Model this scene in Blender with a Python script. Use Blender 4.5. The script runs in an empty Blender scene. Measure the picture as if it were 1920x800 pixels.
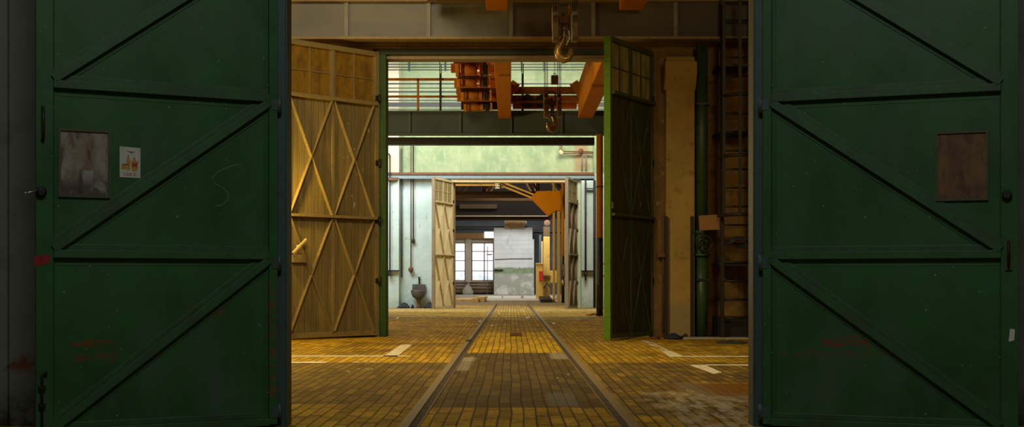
import bpy, bmesh, math, random
from mathutils import Vector, Matrix
random.seed(7)
PI = math.pi
sc = bpy.context.scene
COL = sc.collection
F = 2400.0; CX = 958.0; HY = 526.0; H = 0.954

def at(px, py, Y):
    return Vector(((px-CX)*Y/F, Y, H-(py-HY)*Y/F))
def XA(px, Y): return (px-CX)*Y/F
def ZA(py, Y): return H-(py-HY)*Y/F
def YF(py): return F*H/(py-HY)

# ------------------------------------------------------------------ mesh builder
class MB:
    def __init__(s): s.bm = bmesh.new()
    def poly(s, pts): 
        return s.bm.faces.new([s.bm.verts.new(p) for p in pts])
    def hexa(s, c):
        v = [s.bm.verts.new(p) for p in c]
        for f in ((0,3,2,1),(4,5,6,7),(0,1,5,4),(1,2,6,5),(2,3,7,6),(3,0,4,7)):
            s.bm.faces.new([v[i] for i in f])
        return s
    def box(s, x0,x1,y0,y1,z0,z1):
        return s.hexa([(x0,y0,z0),(x1,y0,z0),(x1,y1,z0),(x0,y1,z0),(x0,y0,z1),(x1,y0,z1),(x1,y1,z1),(x0,y1,z1)])
    def bar(s, p0, p1, w, d, up=(0,0,1)):
        p0=Vector(p0); p1=Vector(p1); t=(p1-p0).normalized(); u=Vector(up)
        a=t.cross(u)
        if a.length<1e-5: a=t.cross(Vector((1,0,0)))
        a.normalize(); b=a.cross(t).normalized()
        a*=w/2; b*=d/2
        return s.hexa([p0-a-b,p0+a-b,p0+a+b,p0-a+b,p1-a-b,p1+a-b,p1+a+b,p1-a+b])
    def tube(s, path, r, seg=10, cap=True, closed=False):
        P=[Vector(p) for p in path]; n=len(P)
        R=r if isinstance(r,(list,tuple)) else [r]*n
        rings=[]; prev=None
        for i in range(n):
            if closed: t=(P[(i+1)%n]-P[i-1])
            elif i==0: t=P[1]-P[0]
            elif i==n-1: t=P[-1]-P[-2]
            else: t=(P[i+1]-P[i]).normalized()+(P[i]-P[i-1]).normalized()
            t.normalize()
            if prev is None:
                a=t.cross(Vector((0,0,1)))
                if a.length<1e-3: a=t.cross(Vector((0,1,0)))
            else:
                a=prev-t*prev.dot(t)
            a.normalize(); prev=a; b=t.cross(a)
            rings.append([s.bm.verts.new(P[i]+(a*math.cos(2*PI*k/seg)+b*math.sin(2*PI*k/seg))*R[i]) for k in range(seg)])
        m=n if closed else n-1
        for i in range(m):
            A=rings[i]; B=rings[(i+1)%n]
            for k in range(seg):
                f=s.bm.faces.new([A[k],A[(k+1)%seg],B[(k+1)%seg],B[k]]); f.smooth=True
        if cap and not closed:
            s.bm.faces.new(rings[0][::-1]); s.bm.faces.new(rings[-1])
        return s
    def cyl(s, p0, p1, r, seg=16): return s.tube([p0,p1], r, seg)
    def lathe(s, prof, c=(0,0,0), seg=20, axis='z'):
        rings=[]; c=Vector(c)
        for r,h in prof:
            ring=[]
            for k in range(seg):
                a=2*PI*k/seg
                p={'z':(r*math.cos(a),r*math.sin(a),h),'x':(h,r*math.cos(a),r*math.sin(a)),'y':(r*math.cos(a),h,r*math.sin(a))}[axis]
                ring.append(s.bm.verts.new(c+Vector(p)))
            rings.append(ring)
        for A,B in zip(rings,rings[1:]):
            for k in range(seg):
                f=s.bm.faces.new([A[k],A[(k+1)%seg],B[(k+1)%seg],B[k]]); f.smooth=True
        s.bm.faces.new(rings[0][::-1]); s.bm.faces.new(rings[-1])
        return s
    def prism(s, pts, ax, d0, d1):
        # pts 2D; ax 'y': (x,z) extruded in y ; 'z': (x,y) ; 'x': (y,z)
        def q(p,d): return {'y':(p[0],d,p[1]),'z':(p[0],p[1],d),'x':(d,p[0],p[1])}[ax]
        A=[s.bm.verts.new(q(p,d0)) for p in pts]; B=[s.bm.verts.new(q(p,d1)) for p in pts]
        n=len(pts)
        s.bm.faces.new(A); s.bm.faces.new(B[::-1])
        for i in range(n): s.bm.faces.new([A[i],B[i],B[(i+1)%n],A[(i+1)%n]])
        return s
    def heap(s, c, rx, ry, h, seed=0, seg=14, rings=5):
        rnd=random.Random(seed); c=Vector(c); R=[]
        for i in range(rings):
            f=i/(rings-1); rr=math.cos(f*PI/2)*.98+.02; zz=math.sin(f*PI/2)
            R.append([s.bm.verts.new(c+Vector((rx*rr*math.cos(2*PI*k/seg)*rnd.uniform(.7,1.2),ry*rr*math.sin(2*PI*k/seg)*rnd.uniform(.7,1.2),h*zz*rnd.uniform(.6,1.1) if i else 0))) for k in range(seg)])
        for A,B in zip(R,R[1:]):
            for k in range(seg):
                f=s.bm.faces.new([A[k],A[(k+1)%seg],B[(k+1)%seg],B[k]]); f.smooth=True
        s.bm.faces.new(R[0][::-1]); s.bm.faces.new(R[-1]); return s
    def build(s, name, mat, parent=None, off=None, bevel=0):
        if off is not None: bmesh.ops.translate(s.bm, verts=s.bm.verts, vec=-Vector(off))
        bmesh.ops.recalc_face_normals(s.bm, faces=s.bm.faces)
        me=bpy.data.meshes.new(name); s.bm.to_mesh(me); s.bm.free()
        me.materials.append(mat)
        o=bpy.data.objects.new(name, me); COL.objects.link(o)
        if parent is not None: o.parent=parent
        if bevel:
            m=o.modifiers.new('bevel','BEVEL'); m.width=bevel; m.segments=2; m.limit_method='ANGLE'
        return o

def thing(name, label, cat, loc=(0,0,0), rz=0, group=None):
    o=bpy.data.objects.new(name,None); COL.objects.link(o); o.empty_display_size=.1
    o.location=loc; o.rotation_euler=(0,0,rz); o['label']=label; o['category']=cat
    if group: o['group']=group
    return o
def tag(o,label,cat,group=None):
    o['label']=label; o['category']=cat
    if group: o['group']=group
    return o
def struct(o): o['kind']='structure'; return o
def single(mb, name, mat, label, cat, loc, group=None, bevel=0):
    o=mb.build(name, mat, off=loc, bevel=bevel); o.location=loc
    return tag(o,label,cat,group)
def dup(root, loc, label=None, rz=None):
    r=root.copy(); COL.objects.link(r); r.location=loc
    if rz is not None: r.rotation_euler=(0,0,rz)
    if label: r['label']=label
    for ch in list(root.children):
        c=ch.copy(); COL.objects.link(c); c.parent=r
        for g in list(ch.children):
            d=g.copy(); COL.objects.link(d); d.parent=c
    return r

# ------------------------------------------------------------------ node helpers
class NT:
    def __init__(s, name):
        s.m=bpy.data.materials.new(name); s.m.use_nodes=True; s.t=s.m.node_tree; s.n=s.t.nodes; s.l=s.t.links
        s.bsdf=s.n['Principled BSDF']; s._geo=None; s._obj=None
    def new(s,k): return s.n.new(k)
    def set(s,sock,v):
        if hasattr(v,'is_linked') or isinstance(v,bpy.types.NodeSocket): s.l.new(v,sock)
        elif isinstance(v,(tuple,list)) and len(v)==3 and sock.type=='RGBA': sock.default_value=(*v,1)
        else: sock.default_value=v
    def obj(s):
        if s._obj is None: s._obj=s.new('ShaderNodeTexCoord')
        return s._obj.outputs['Object']
    def world(s):
        if s._geo is None: s._geo=s.new('ShaderNodeNewGeometry')
        return s._geo.outputs['Position']
    def math(s,op,a,b=0.0,clamp=False):
        n=s.new('ShaderNodeMath'); n.operation=op; n.use_clamp=clamp; s.set(n.inputs[0],a); s.set(n.inputs[1],b); return n.outputs[0]
    def mix(s,f,a,b,mode='MIX'):
        n=s.new('ShaderNodeMix'); n.data_type='RGBA'; n.blend_type=mode
        s.set(n.inputs[0],f); s.set(n.inputs[6],a); s.set(n.inputs[7],b); return n.outputs[2]
    def sep(s,v):
        n=s.new('ShaderNodeSeparateXYZ'); s.l.new(v,n.inputs[0]); return n.outputs
    def comb(s,x,y,z):
        n=s.new('ShaderNodeCombineXYZ'); s.set(n.inputs[0],x); s.set(n.inputs[1],y); s.set(n.inputs[2],z); return n.outputs[0]
    def scale(s,v,k):
        n=s.new('ShaderNodeVectorMath'); n.operation='MULTIPLY'; s.l.new(v,n.inputs[0]); n.inputs[1].default_value=k; return n.outputs[0]
    def noise(s,v,sc=5,det=4,rough=.6):
        n=s.new('ShaderNodeTexNoise'); s.l.new(v,n.inputs['Vector']); n.inputs['Scale'].default_value=sc; n.inputs['Detail'].default_value=det; n.inputs['Roughness'].default_value=rough
        return n.outputs[0]
    def ramp(s,v,a,b):
        n=s.new('ShaderNodeMapRange'); n.interpolation_type='SMOOTHSTEP'; s.set(n.inputs[0],v); n.inputs[1].default_value=a; n.inputs[2].default_value=b
        return n.outputs[0]
    def rect(s,x,y,x0,x1,y0,y1,soft=.05,wob=None,amt=0):
        if wob is not None:
            w=s.math('MULTIPLY',s.math('SUBTRACT',wob,.5),amt); x=s.math('ADD',x,w); y=s.math('ADD',y,w)
        a=s.math('MULTIPLY',s.ramp(x,x0-soft,x0+soft),s.ramp(x,x1+soft,x1-soft))
        b=s.math('MULTIPLY',s.ramp(y,y0-soft,y0+soft),s.ramp(y,y1+soft,y1-soft))
        return s.math('MULTIPLY',a,b)
    def bump(s,h,st=.3,d=.01):
        n=s.new('ShaderNodeBump'); n.inputs['Strength'].default_value=st; n.inputs['Distance'].default_value=d; s.l.new(h,n.inputs['Height']); s.l.new(n.outputs[0],s.bsdf.inputs['Normal'])
    def out(s,col,rough=.6,metal=0,spec=None):
        s.set(s.bsdf.inputs['Base Color'],col); s.set(s.bsdf.inputs['Roughness'],rough); s.set(s.bsdf.inputs['Metallic'],metal)
        if spec is not None: s.bsdf.inputs['Specular IOR Level'].default_value=spec
        return s.m

def paint(name, c, c2=None, rough=.55, metal=0, sc=6, lo=.5, hi=.75, bump=.15, spec=None):
    t=NT(name); v=t.obj(); n=t.noise(v,sc,6,.65)
    c2=c2 or tuple(x*.45 for x in c)
    col=t.mix(t.ramp(n,lo,hi),c,c2)
    n2=t.noise(v,sc*7,3)
    col=t.mix(t.ramp(n2,.35,.8),col,tuple(x*.75 for x in c))
    if bump: t.bump(n2,bump,.004)
    return t.out(col,rough,metal,spec)

M={}
M['teal']=paint('teal_grey_paint',(.055,.10,.095),(.03,.05,.045),.5,sc=8)
M['jamb_edge']=paint('dark_jamb_steel',(.02,.02,.018),None,.6)
M['dark_steel']=paint('dark_steel',(.02,.018,.016),(.05,.025,.012),.5,.3,sc=10)
M['black']=paint('black_iron',(.012,.012,.012),(.03,.02,.014),.6)
M['steel']=paint('worn_bright_steel',(.5,.5,.5),(.25,.22,.2),.3,.9,sc=14)
M['hook']=paint('oily_brass_steel',(.36,.22,.085),(.16,.095,.035),.3,.6,sc=9)
M['rust']=paint('rust',(.16,.07,.03),(.07,.03,.015),.8,sc=9,bump=.4)
M['orange']=paint('orange_crane_paint',(.52,.19,.006),(.36,.12,.005),.75,sc=3,spec=.04)
M['orange_dirty']=paint('dirty_orange_paint',(.42,.14,.012),(.16,.04,.008),.5,sc=5,lo=.4,hi=.7,spec=.2)
M['maroon']=paint('oily_red_orange_paint',(.42,.10,.008),(.17,.04,.006),.25,sc=5,lo=.4)
M['tray']=paint('oily_dark_red_tray',(.07,.016,.005),(.03,.008,.004),.7,sc=4,spec=.1)
M['yellow']=paint('yellow_column_paint',(.62,.40,.08),(.35,.20,.03),.6,sc=4)
M['cream']=paint('cream_pipe_paint',(.68,.50,.26),(.45,.30,.12),.6,sc=4)
M['beam_grey']=paint('grey_beam_paint',(.21,.20,.185),(.17,.16,.145),.6,sc=1.5)
M['beam_green']=paint('green_grey_beam_paint',(.08,.11,.11),(.055,.075,.075),.6,sc=1.5)
M['tan']=paint('tan_steel_paint',(.24,.17,.085),(.15,.10,.05),.6,sc=3)
M['khaki']=paint('khaki_gate_frame',(.23,.17,.07),(.14,.10,.04),.6,sc=5)
M['leafgreen']=paint('leaf_green_edge_paint',(.115,.24,.015),(.08,.17,.012),.6,sc=3,spec=.2)
M['jambgreen']=paint('jamb_green_paint',(.022,.058,.009),(.014,.035,.007),.6,sc=3,spec=.2)
M['headblack']=paint('green_black_head',(.012,.017,.010),None,.6)
M['gategreen']=paint('dark_gate_green',(.075,.09,.038),(.025,.03,.015),.6,sc=5)
M['pipegreen']=paint('dark_green_pipe_paint',(.035,.075,.03),(.02,.03,.015),.45,sc=6)
M['wood']=paint('old_board',(.34,.17,.06),(.2,.1,.04),.8,sc=8)
M['palewood']=paint('pale_timber',(.6,.42,.2),(.4,.27,.12),.8,sc=4)
M['white']=paint('chipped_white',(.75,.75,.72),(.5,.5,.48),.7,sc=8)
M['red']=paint('red_box_paint',(.5,.02,.015),None,.5)
M['bluecloth']=paint('blue_rag',(.02,.03,.06),(.008,.01,.02),.9,sc=20)
M['redcloth']=paint('dull_red_rag',(.18,.04,.03),(.07,.03,.02),.9,sc=20)
M['darkrag']=paint('dark_litter',(.03,.035,.04),(.12,.14,.15),.9,sc=9)
M['roof']=paint('sooty_roof_boards',(.020,.014,.009),(.01,.008,.006),.9,sc=1)
M['truss']=paint('brown_truss_steel',(.024,.012,.005),(.012,.007,.003),.9,sc=4,spec=.05)
M['truss_light']=paint('dim_brown_panel',(.10,.055,.02),None,.7)
M['gold']=paint('gold_yellow_steel',(.65,.38,.07),(.4,.2,.03),.5,sc=3)
M['sinkm']=paint('grimy_enamel',(.12,.105,.095),(.04,.032,.028),.5,sc=9,lo=.4)
M['brown_metal']=paint('brown_housing',(.14,.08,.032),(.07,.042,.018),.5,.2,sc=6)
M['concrete']=paint('pale_concrete',(.42,.38,.31),(.3,.26,.2),.85,sc=2)
M['radiator']=paint('brown_radiator',(.12,.075,.035),(.05,.03,.018),.6,sc=5)

M['dusty_green']=paint('dusty_green_gate_paint',(.033,.118,.037),(.035,.075,.036),.5,sc=4,lo=.42,hi=.66)
def door_paint(name, scuffs, extra=None):
    t=NT(name); v=t.obj(); x,y,z=t.sep(v)
    n=t.noise(v,1.6,6,.65); n2=t.noise(v,45,4); n3=t.noise(t.scale(v,(1,1,.25)),4,5)
    col=t.mix(t.ramp(n,.35,.72),(.027,.130,.032),(.018,.074,.021))
    col=t.mix(t.math('MULTIPLY',t.ramp(n3,.45,.72),.75),col,(.05,.105,.065))
    sp=t.noise(v,38,2,.4)
    col=t.mix(t.ramp(sp,.74,.78),col,(.30,.34,.26))
    st=t.noise(t.scale(v,(5,5,26)),1.6,5,.75)
    for (x0,x1,z0,z1,a) in scuffs:
        m=t.rect(x,z,x0,x1,z0,z1,.015,n,.10)
        m=t.math('MULTIPLY',m,t.ramp(st,.46,.6))
        col=t.mix(t.math('MULTIPLY',m,a),col,(.25,.022,.010))
    # pale rubbed area low on the sheet
    m=t.math('MULTIPLY',t.ramp(z,.75,.15),t.ramp(n3,.42,.72))
    col=t.mix(t.math('MULTIPLY',m,.5),col,(.06,.10,.075))
    t.bump(n2,.12,.004)
    nb=t.noise(v,2.2,3)
    return t.out(col,t.math('ADD',t.math('MULTIPLY',nb,.3),.32),0,.4)

def cladding(name):
    t=NT(name); v=t.world(); n=t.noise(v,3,6,.7); x,y,z=t.sep(v)
    col=t.mix(t.ramp(n,.45,.75),(.20,.215,.19),(.12,.125,.105))
    rs=t.noise(v,7,4)
    m=t.math('MULTIPLY',t.rect(x,z,-3.4,-3.02,.36,.47,.04,n,.1),t.ramp(rs,.45,.6))
    col=t.mix(m,col,(.16,.06,.015))
    lowm=t.math('MULTIPLY',t.ramp(z,.35,.02),t.ramp(rs,.25,.6))
    col=t.mix(lowm,col,(.03,.025,.02))
    t.bump(t.noise(v,60,3),.15,.003)
    return t.out(col,.6)

def plaster(name, c, c2, c3, dado=None, chips=True, courses=None, soot=False, upper=None):
    t=NT(name); v=t.world(); x,y,z=t.sep(v)
    n=t.noise(v,.9,7,.7); n2=t.noise(v,5,6,.65)
    col=t.mix(t.ramp(n,.42,.68),c,c2)
    col=t.mix(t.math('MULTIPLY',t.ramp(n2,.56,.70),.75),col,c3)
    if chips:
        n3=t.noise(v,2.6,8,.75)
        col=t.mix(t.ramp(n3,.68,.71),col,tuple(q*.35 for q in c2))
    h=n2
    if courses:
        bt=t.new('ShaderNodeTexBrick'); t.l.new(t.comb(x,z,0.0),bt.inputs['Vector']); bt.inputs['Scale'].default_value=1
        bt.inputs['Brick Width'].default_value=courses[0]; bt.inputs['Row Height'].default_value=courses[1]; bt.inputs['Mortar Size'].default_value=courses[2]
        bt.inputs['Color1'].default_value=(1,1,1,1); bt.inputs['Color2'].default_value=(.88,.88,.88,1); bt.inputs['Mortar'].default_value=(courses[3],)*3+(1,)
        col=t.mix(.9,col,bt.outputs[0],'MULTIPLY'); h=t.math('ADD',t.math('MULTIPLY',n2,.5),t.math('MULTIPLY',bt.outputs[1],-.8))
    if dado:
        zt,cu,amt=dado
        e=t.math('ADD',z,t.math('MULTIPLY',t.math('SUBTRACT',n2,.5),.3))
        col=t.mix(t.math('MULTIPLY',t.ramp(e,zt+.06,zt-.06),amt),col,cu)
    if upper: col=t.mix(t.ramp(z,5.4,5.5),col,upper)  # wall top painted brighter ochre to stand for lamplight
    if soot:
        m=t.math('MULTIPLY',t.ramp(z,1.9,.1),t.ramp(t.noise(v,1.7,6),.38,.62))
        col=t.mix(t.math('MULTIPLY',m,.8),col,(.03,.022,.014))
    t.bump(h,.5,.02)
    return t.out(col,.9,0,.2)

M['ochre']=plaster('ochre_plaster',(.43,.285,.085),(.33,.21,.06),(.22,.13,.045),dado=(.55,(.30,.235,.13),.7),soot=False)
M['ochre_dark']=plaster('dirty_ochre_brick',(.25,.145,.042),(.17,.095,.03),(.10,.06,.025),courses=(1.3,.62,.012,.6),soot=True,upper=(.62,.40,.06))
M['reveal']=plaster('peeling_brown_plaster',(.22,.13,.045),(.14,.075,.028),(.36,.25,.10))
M['green_plaster']=plaster('pale_green_plaster',(.60,.70,.50),(.66,.72,.52),(.46,.58,.42),courses=(9.,.9,.015,.75))
def backwall():
    t=NT('white_and_green_wall_paint'); v=t.world(); x,y,z=t.sep(v)
    n=t.noise(v,.8,7,.7); n2=t.noise(v,4,7,.7); n3=t.noise(t.scale(v,(2.2,1,1)),1.6,7,.72)
    low=t.mix(t.ramp(n,.40,.66),(.59,.69,.69),(.48,.60,.57))
    up=t.mix(t.ramp(n,.40,.62),(.33,.39,.225),(.24,.32,.185))
    up=t.mix(t.math('MULTIPLY',t.ramp(n3,.5,.62),.6),up,(.40,.44,.27))
    up=t.mix(t.rect(x,z,-5.5,-3.87,4.6,9.9,.03),up,(.62,.56,.40))
    col=t.mix(t.ramp(z,4.66,4.72),low,up)
    col=t.mix(t.ramp(n2,.64,.68),col,(.36,.42,.33))
    # chipped concrete patch at the upper right corner
    m=t.rect(x,z,2.25,2.72,4.8,5.9,.08,n2,.5); col=t.mix(t.math('MULTIPLY',m,.8),col,(.34,.22,.12))
    # dado grime
    e=t.math('ADD',z,t.math('MULTIPLY',t.math('SUBTRACT',n2,.5),1.2))
    col=t.mix(t.math('MULTIPLY',t.ramp(e,.55,.05),.75),col,(.33,.42,.36))
    # green patch running down the pilaster corner
    m=t.math('MULTIPLY',t.rect(x,z,-4.0,-3.4,0,2.6,.15,n2,.5),t.ramp(n3,.45,.6)); col=t.mix(t.math('MULTIPLY',m,.55),col,(.50,.62,.42))
    bt=t.new('ShaderNodeTexBrick'); t.l.new(t.comb(x,z,0.0),bt.inputs['Vector']); bt.inputs['Scale'].default_value=1
    bt.inputs['Brick Width'].default_value=.5; bt.inputs['Row Height'].default_value=.16; bt.inputs['Mortar Size'].default_value=.008
    t.bump(t.math('ADD',n2,t.math('MULTIPLY',bt.outputs[1],-.4)),.5,.025)
    return t.out(col,.85,0,.2)
M['backwall']=backwall()

def boards(name, c, c2, grime=1.0):
    t=NT(name); v=t.obj(); x,y,z=t.sep(v)
    w=t.math('FRACT',t.math('DIVIDE',x,.135)); g=t.math('MULTIPLY',t.ramp(w,0,.035),t.ramp(w,1,.965))
    idn=t.math('FLOOR',t.math('DIVIDE',x,.135))
    vn=t.noise(t.comb(t.math('MULTIPLY',idn,3.7),0.0,0.0),1,0)
    n=t.noise(t.scale(v,(12,12,.7)),1.5,6,.65); n2=t.noise(v,1.3,5)
    col=t.mix(t.ramp(n,.35,.7),c,c2); col=t.mix(t.math('MULTIPLY',t.ramp(vn,.35,.65),.35),col,c2)
    col=t.mix(t.math('MULTIPLY',t.ramp(n2,.5,.75),.5*grime),col,tuple(q*.5 for q in c2))
    fl=t.noise(t.scale(v,(1,1,.3)),24,3,.5)
    m=t.math('MULTIPLY',t.rect(x,z,.2,.75,2.0,3.6,.15,n2,.9),t.ramp(fl,.69,.71))
    col=t.mix(m,col,(.65,.62,.52))
    col=t.mix(g,tuple(q*.25 for q in c2),col)
    t.bump(t.math('ADD',g,t.math('MULTIPLY',n,.3)),.6,.006)
    return t.out(col,.65,0,.3)
M['boards']=boards('khaki_boards',(.215,.162,.066),(.135,.10,.038))
M['boards_pale']=boards('pale_khaki_boards',(.78,.69,.44),(.66,.56,.32),.3)
M['boards_dark']=boards('dark_green_boards',(.085,.083,.032),(.05,.047,.02))

def dirty_glass(name,c,c2,tr=.15):
    t=NT(name); v=t.obj(); n=t.noise(t.scale(v,(1,1,.4)),7,6,.7)
    t.out(t.mix(t.ramp(n,.4,.65),c,c2),t.math('ADD',t.math('MULTIPLY',n,.3),.12),0,.5)
    t.bump(t.noise(v,9,2),.1,.01)
    tl=t.new('ShaderNodeBsdfTranslucent'); t.set(tl.inputs[0],t.mix(t.ramp(n,.4,.65),c,c2)); ad=t.new('ShaderNodeMixShader'); ad.inputs[0].default_value=tr
    t.l.new(t.bsdf.outputs[0],ad.inputs[1]); t.l.new(tl.outputs[0],ad.inputs[2]); t.l.new(ad.outputs[0],t.n['Material Output'].inputs[0])
    return t.m
M['glass_amber']=dirty_glass('dirty_amber_glass',(.30,.165,.022),(.17,.10,.02))
M['glass_grey']=dirty_glass('dusty_grey_glass',(.40,.36,.20),(.27,.24,.12),.6)
M['glass_pale']=dirty_glass('dusty_pale_glass',(.42,.36,.20),(.28,.22,.1))

def rusty_plate(name,c,c2,c3,extra=None):
    t=NT(name); v=t.obj(); x,y,z=t.sep(v)
    n=t.noise(v,7,7,.72); n2=t.noise(t.scale(v,(1.5,1,.5)),9,6,.7)
    col=t.mix(t.ramp(n,.38,.62),c,c2); col=t.mix(t.ramp(n2,.48,.66),col,c3)
    if extra: col=extra(t,col,x,z,n)
    t.bump(n,.4,.004); return t.out(col,.5,.1,.4)

# ------------------------------------------------------------------ FLOOR
def floor_mat():
    t=NT('oiled_wood_block_paving'); v=t.world(); x,y,z=t.sep(v)
    n=t.noise(v,.7,7,.68); n2=t.noise(v,3.2,6,.65); n3=t.noise(t.scale(v,(1,.22,1)),9,5,.7)
    nf=t.noise(t.scale(v,(.5,.12,1)),60,3,.6)
    wx=t.math('ADD',x,t.math('MULTIPLY',t.math('SUBTRACT',t.noise(t.scale(v,(1,.35,1)),1.3,2),.5),.05))
    wob=t.math('MULTIPLY',t.math('SUBTRACT',t.noise(t.scale(v,(6,1,1)),2.0,1),.5),.12)
    rx=t.math('DIVIDE',wx,.089); row=t.math('FLOOR',rx); fx=t.math('FRACT',rx)
    rn=t.new('ShaderNodeTexWhiteNoise'); rn.noise_dimensions='1D'; t.l.new(row,rn.inputs['W'])
    ry=t.math('ADD',t.math('DIVIDE',t.math('ADD',y,wob),.56),rn.outputs[0]); cell=t.math('FLOOR',ry); fy=t.math('FRACT',ry)
    wn=t.new('ShaderNodeTexWhiteNoise'); wn.noise_dimensions='2D'; t.l.new(t.comb(row,cell,0.0),wn.inputs['Vector']); rnd=wn.outputs[0]
    ex=t.math('MULTIPLY',t.ramp(fx,.0,.19),t.ramp(fx,1.0,.91)); ey=t.math('MULTIPLY',t.ramp(fy,.0,.07),t.ramp(fy,1.0,.95))
    n4=t.noise(v,2.1,4,.6)
    ex=t.math('MAXIMUM',ex,t.ramp(n4,.60,.72)); ey=t.math('MAXIMUM',ey,t.ramp(n4,.50,.66))
    blk=t.math('MULTIPLY',ex,ey)
    yel=(.60,.37,.020); dark=(.135,.092,.034); brn=(.34,.205,.028)
    base=t.mix(t.ramp(n,.38,.66),yel,brn)
    base=t.mix(t.math('MULTIPLY',t.ramp(n2,.52,.68),.7),base,dark)
    # oil-dark bands across the hall with straight block edges
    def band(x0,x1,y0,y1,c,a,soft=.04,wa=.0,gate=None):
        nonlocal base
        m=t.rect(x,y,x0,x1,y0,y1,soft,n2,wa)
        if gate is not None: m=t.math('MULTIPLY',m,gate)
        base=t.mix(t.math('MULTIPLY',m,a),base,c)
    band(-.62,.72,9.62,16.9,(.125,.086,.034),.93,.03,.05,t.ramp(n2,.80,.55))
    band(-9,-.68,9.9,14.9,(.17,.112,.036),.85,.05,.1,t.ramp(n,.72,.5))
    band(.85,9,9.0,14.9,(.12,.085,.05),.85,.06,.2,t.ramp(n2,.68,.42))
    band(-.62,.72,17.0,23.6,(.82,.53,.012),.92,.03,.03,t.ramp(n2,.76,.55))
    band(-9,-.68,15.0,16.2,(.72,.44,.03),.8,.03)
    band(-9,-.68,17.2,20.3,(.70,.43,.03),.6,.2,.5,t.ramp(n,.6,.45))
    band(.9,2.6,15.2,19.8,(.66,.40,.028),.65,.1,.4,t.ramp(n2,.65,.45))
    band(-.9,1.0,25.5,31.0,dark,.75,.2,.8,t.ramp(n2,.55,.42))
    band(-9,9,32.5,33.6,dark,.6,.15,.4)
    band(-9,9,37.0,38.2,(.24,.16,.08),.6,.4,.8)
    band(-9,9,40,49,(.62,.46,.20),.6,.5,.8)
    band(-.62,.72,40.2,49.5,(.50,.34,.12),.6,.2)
    # broad pale dusty patch to the right and the rust spill
    base=t.mix(1.0,base,t.mix(rnd,(1.18,1.16,1.1),(.66,.64,.62)),'MULTIPLY')
    base=t.mix(blk,t.mix(.93,base,(.05,.028,.016)),base)
    patch=lambda x0,x1,y0,y1,c,a,s=.03,w=.05,g=None: band(x0,x1,y0,y1,c,a,s,w,g)
    patch(-.60,-.45,13.6,16.1,(.30,.25,.18),.85)
    patch(-.61,-.44,15.2,15.9,(.45,.40,.33),.6)
    patch(.50,.71,15.6,17.0,(.40,.33,.24),.85)
    patch(.30,.53,9.75,10.9,(.17,.15,.125),.85,.02,.04)
    patch(1.15,4,8.2,11.0,(.54,.46,.33),.85,.15,.7,t.ramp(n3,.40,.60))
    patch(1.5,1.95,10.2,12.0,(.38,.30,.2),.4,.05,.1)
    patch(1.68,4,10.6,11.9,(.21,.085,.006),.85,.1,.4)
    # dust, flakes
    fl=t.noise(t.scale(v,(1,.35,1)),26,2,.5)
    base=t.mix(t.math('MULTIPLY',t.ramp(fl,.73,.76),.8),base,(.55,.48,.36))
    # concrete in the far hall
    conc=t.mix(t.ramp(n2,.4,.65),(.42,.36,.27),(.25,.19,.13))
    base=t.mix(t.ramp(y,49.6,49.9),base,conc)
    base=t.mix(t.math('MULTIPLY',t.ramp(nf,.3,.75),.35),base,(.06,.04,.025))
    hgt=t.math('ADD',blk,t.math('MULTIPLY',n3,.5))
    t.bump(hgt,.55,.012)
    return t.out(base,t.math('ADD',t.math('MULTIPLY',n2,.3),.55),0,.14)
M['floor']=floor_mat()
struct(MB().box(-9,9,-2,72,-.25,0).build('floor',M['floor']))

# ------------------------------------------------------------------ FRONT HALL WALL AND GATE
YA=8.4
M['cladding']=cladding('grey_cladding_paint')
w=MB()
for a,b in ((-8.6,-3.312),(-3.300,-1.63)): w.box(a,b,YA+.02,YA+.22,0,4.45)
w.box(-3.312,-3.300,YA+.04,YA+.2,0,4.45)
w.box(1.78,8.6,YA+.02,YA+.22,0,4.45); w.box(-8.6,8.6,YA+.02,YA+.22,4.45,10)
struct(w.build('wall_front',M['cladding'],bevel=.003))
for nm,s,x in (('trim_1',-1,-1.535),('trim_2',1,1.645)):
    t=MB()   # steel angle jamb of the gate opening
    if s<0: t.box(x-.09,x+.055,YA-.01,YA+.04,0,4.4); t.box(x+.055,x+.068,YA-.01,YA+.16,0,4.4)
    else: t.box(x-.045,x+.13,YA-.01,YA+.04,0,4.4); t.box(x-.058,x-.045,YA-.01,YA+.16,0,4.4)
    struct(t.build(nm,M['teal'],bevel=.004))

def leaf_param(px,h,d):
    k=(px-CX)/F
    return (k*h[1]-h[0])/(d[0]-k*d[1])

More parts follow.
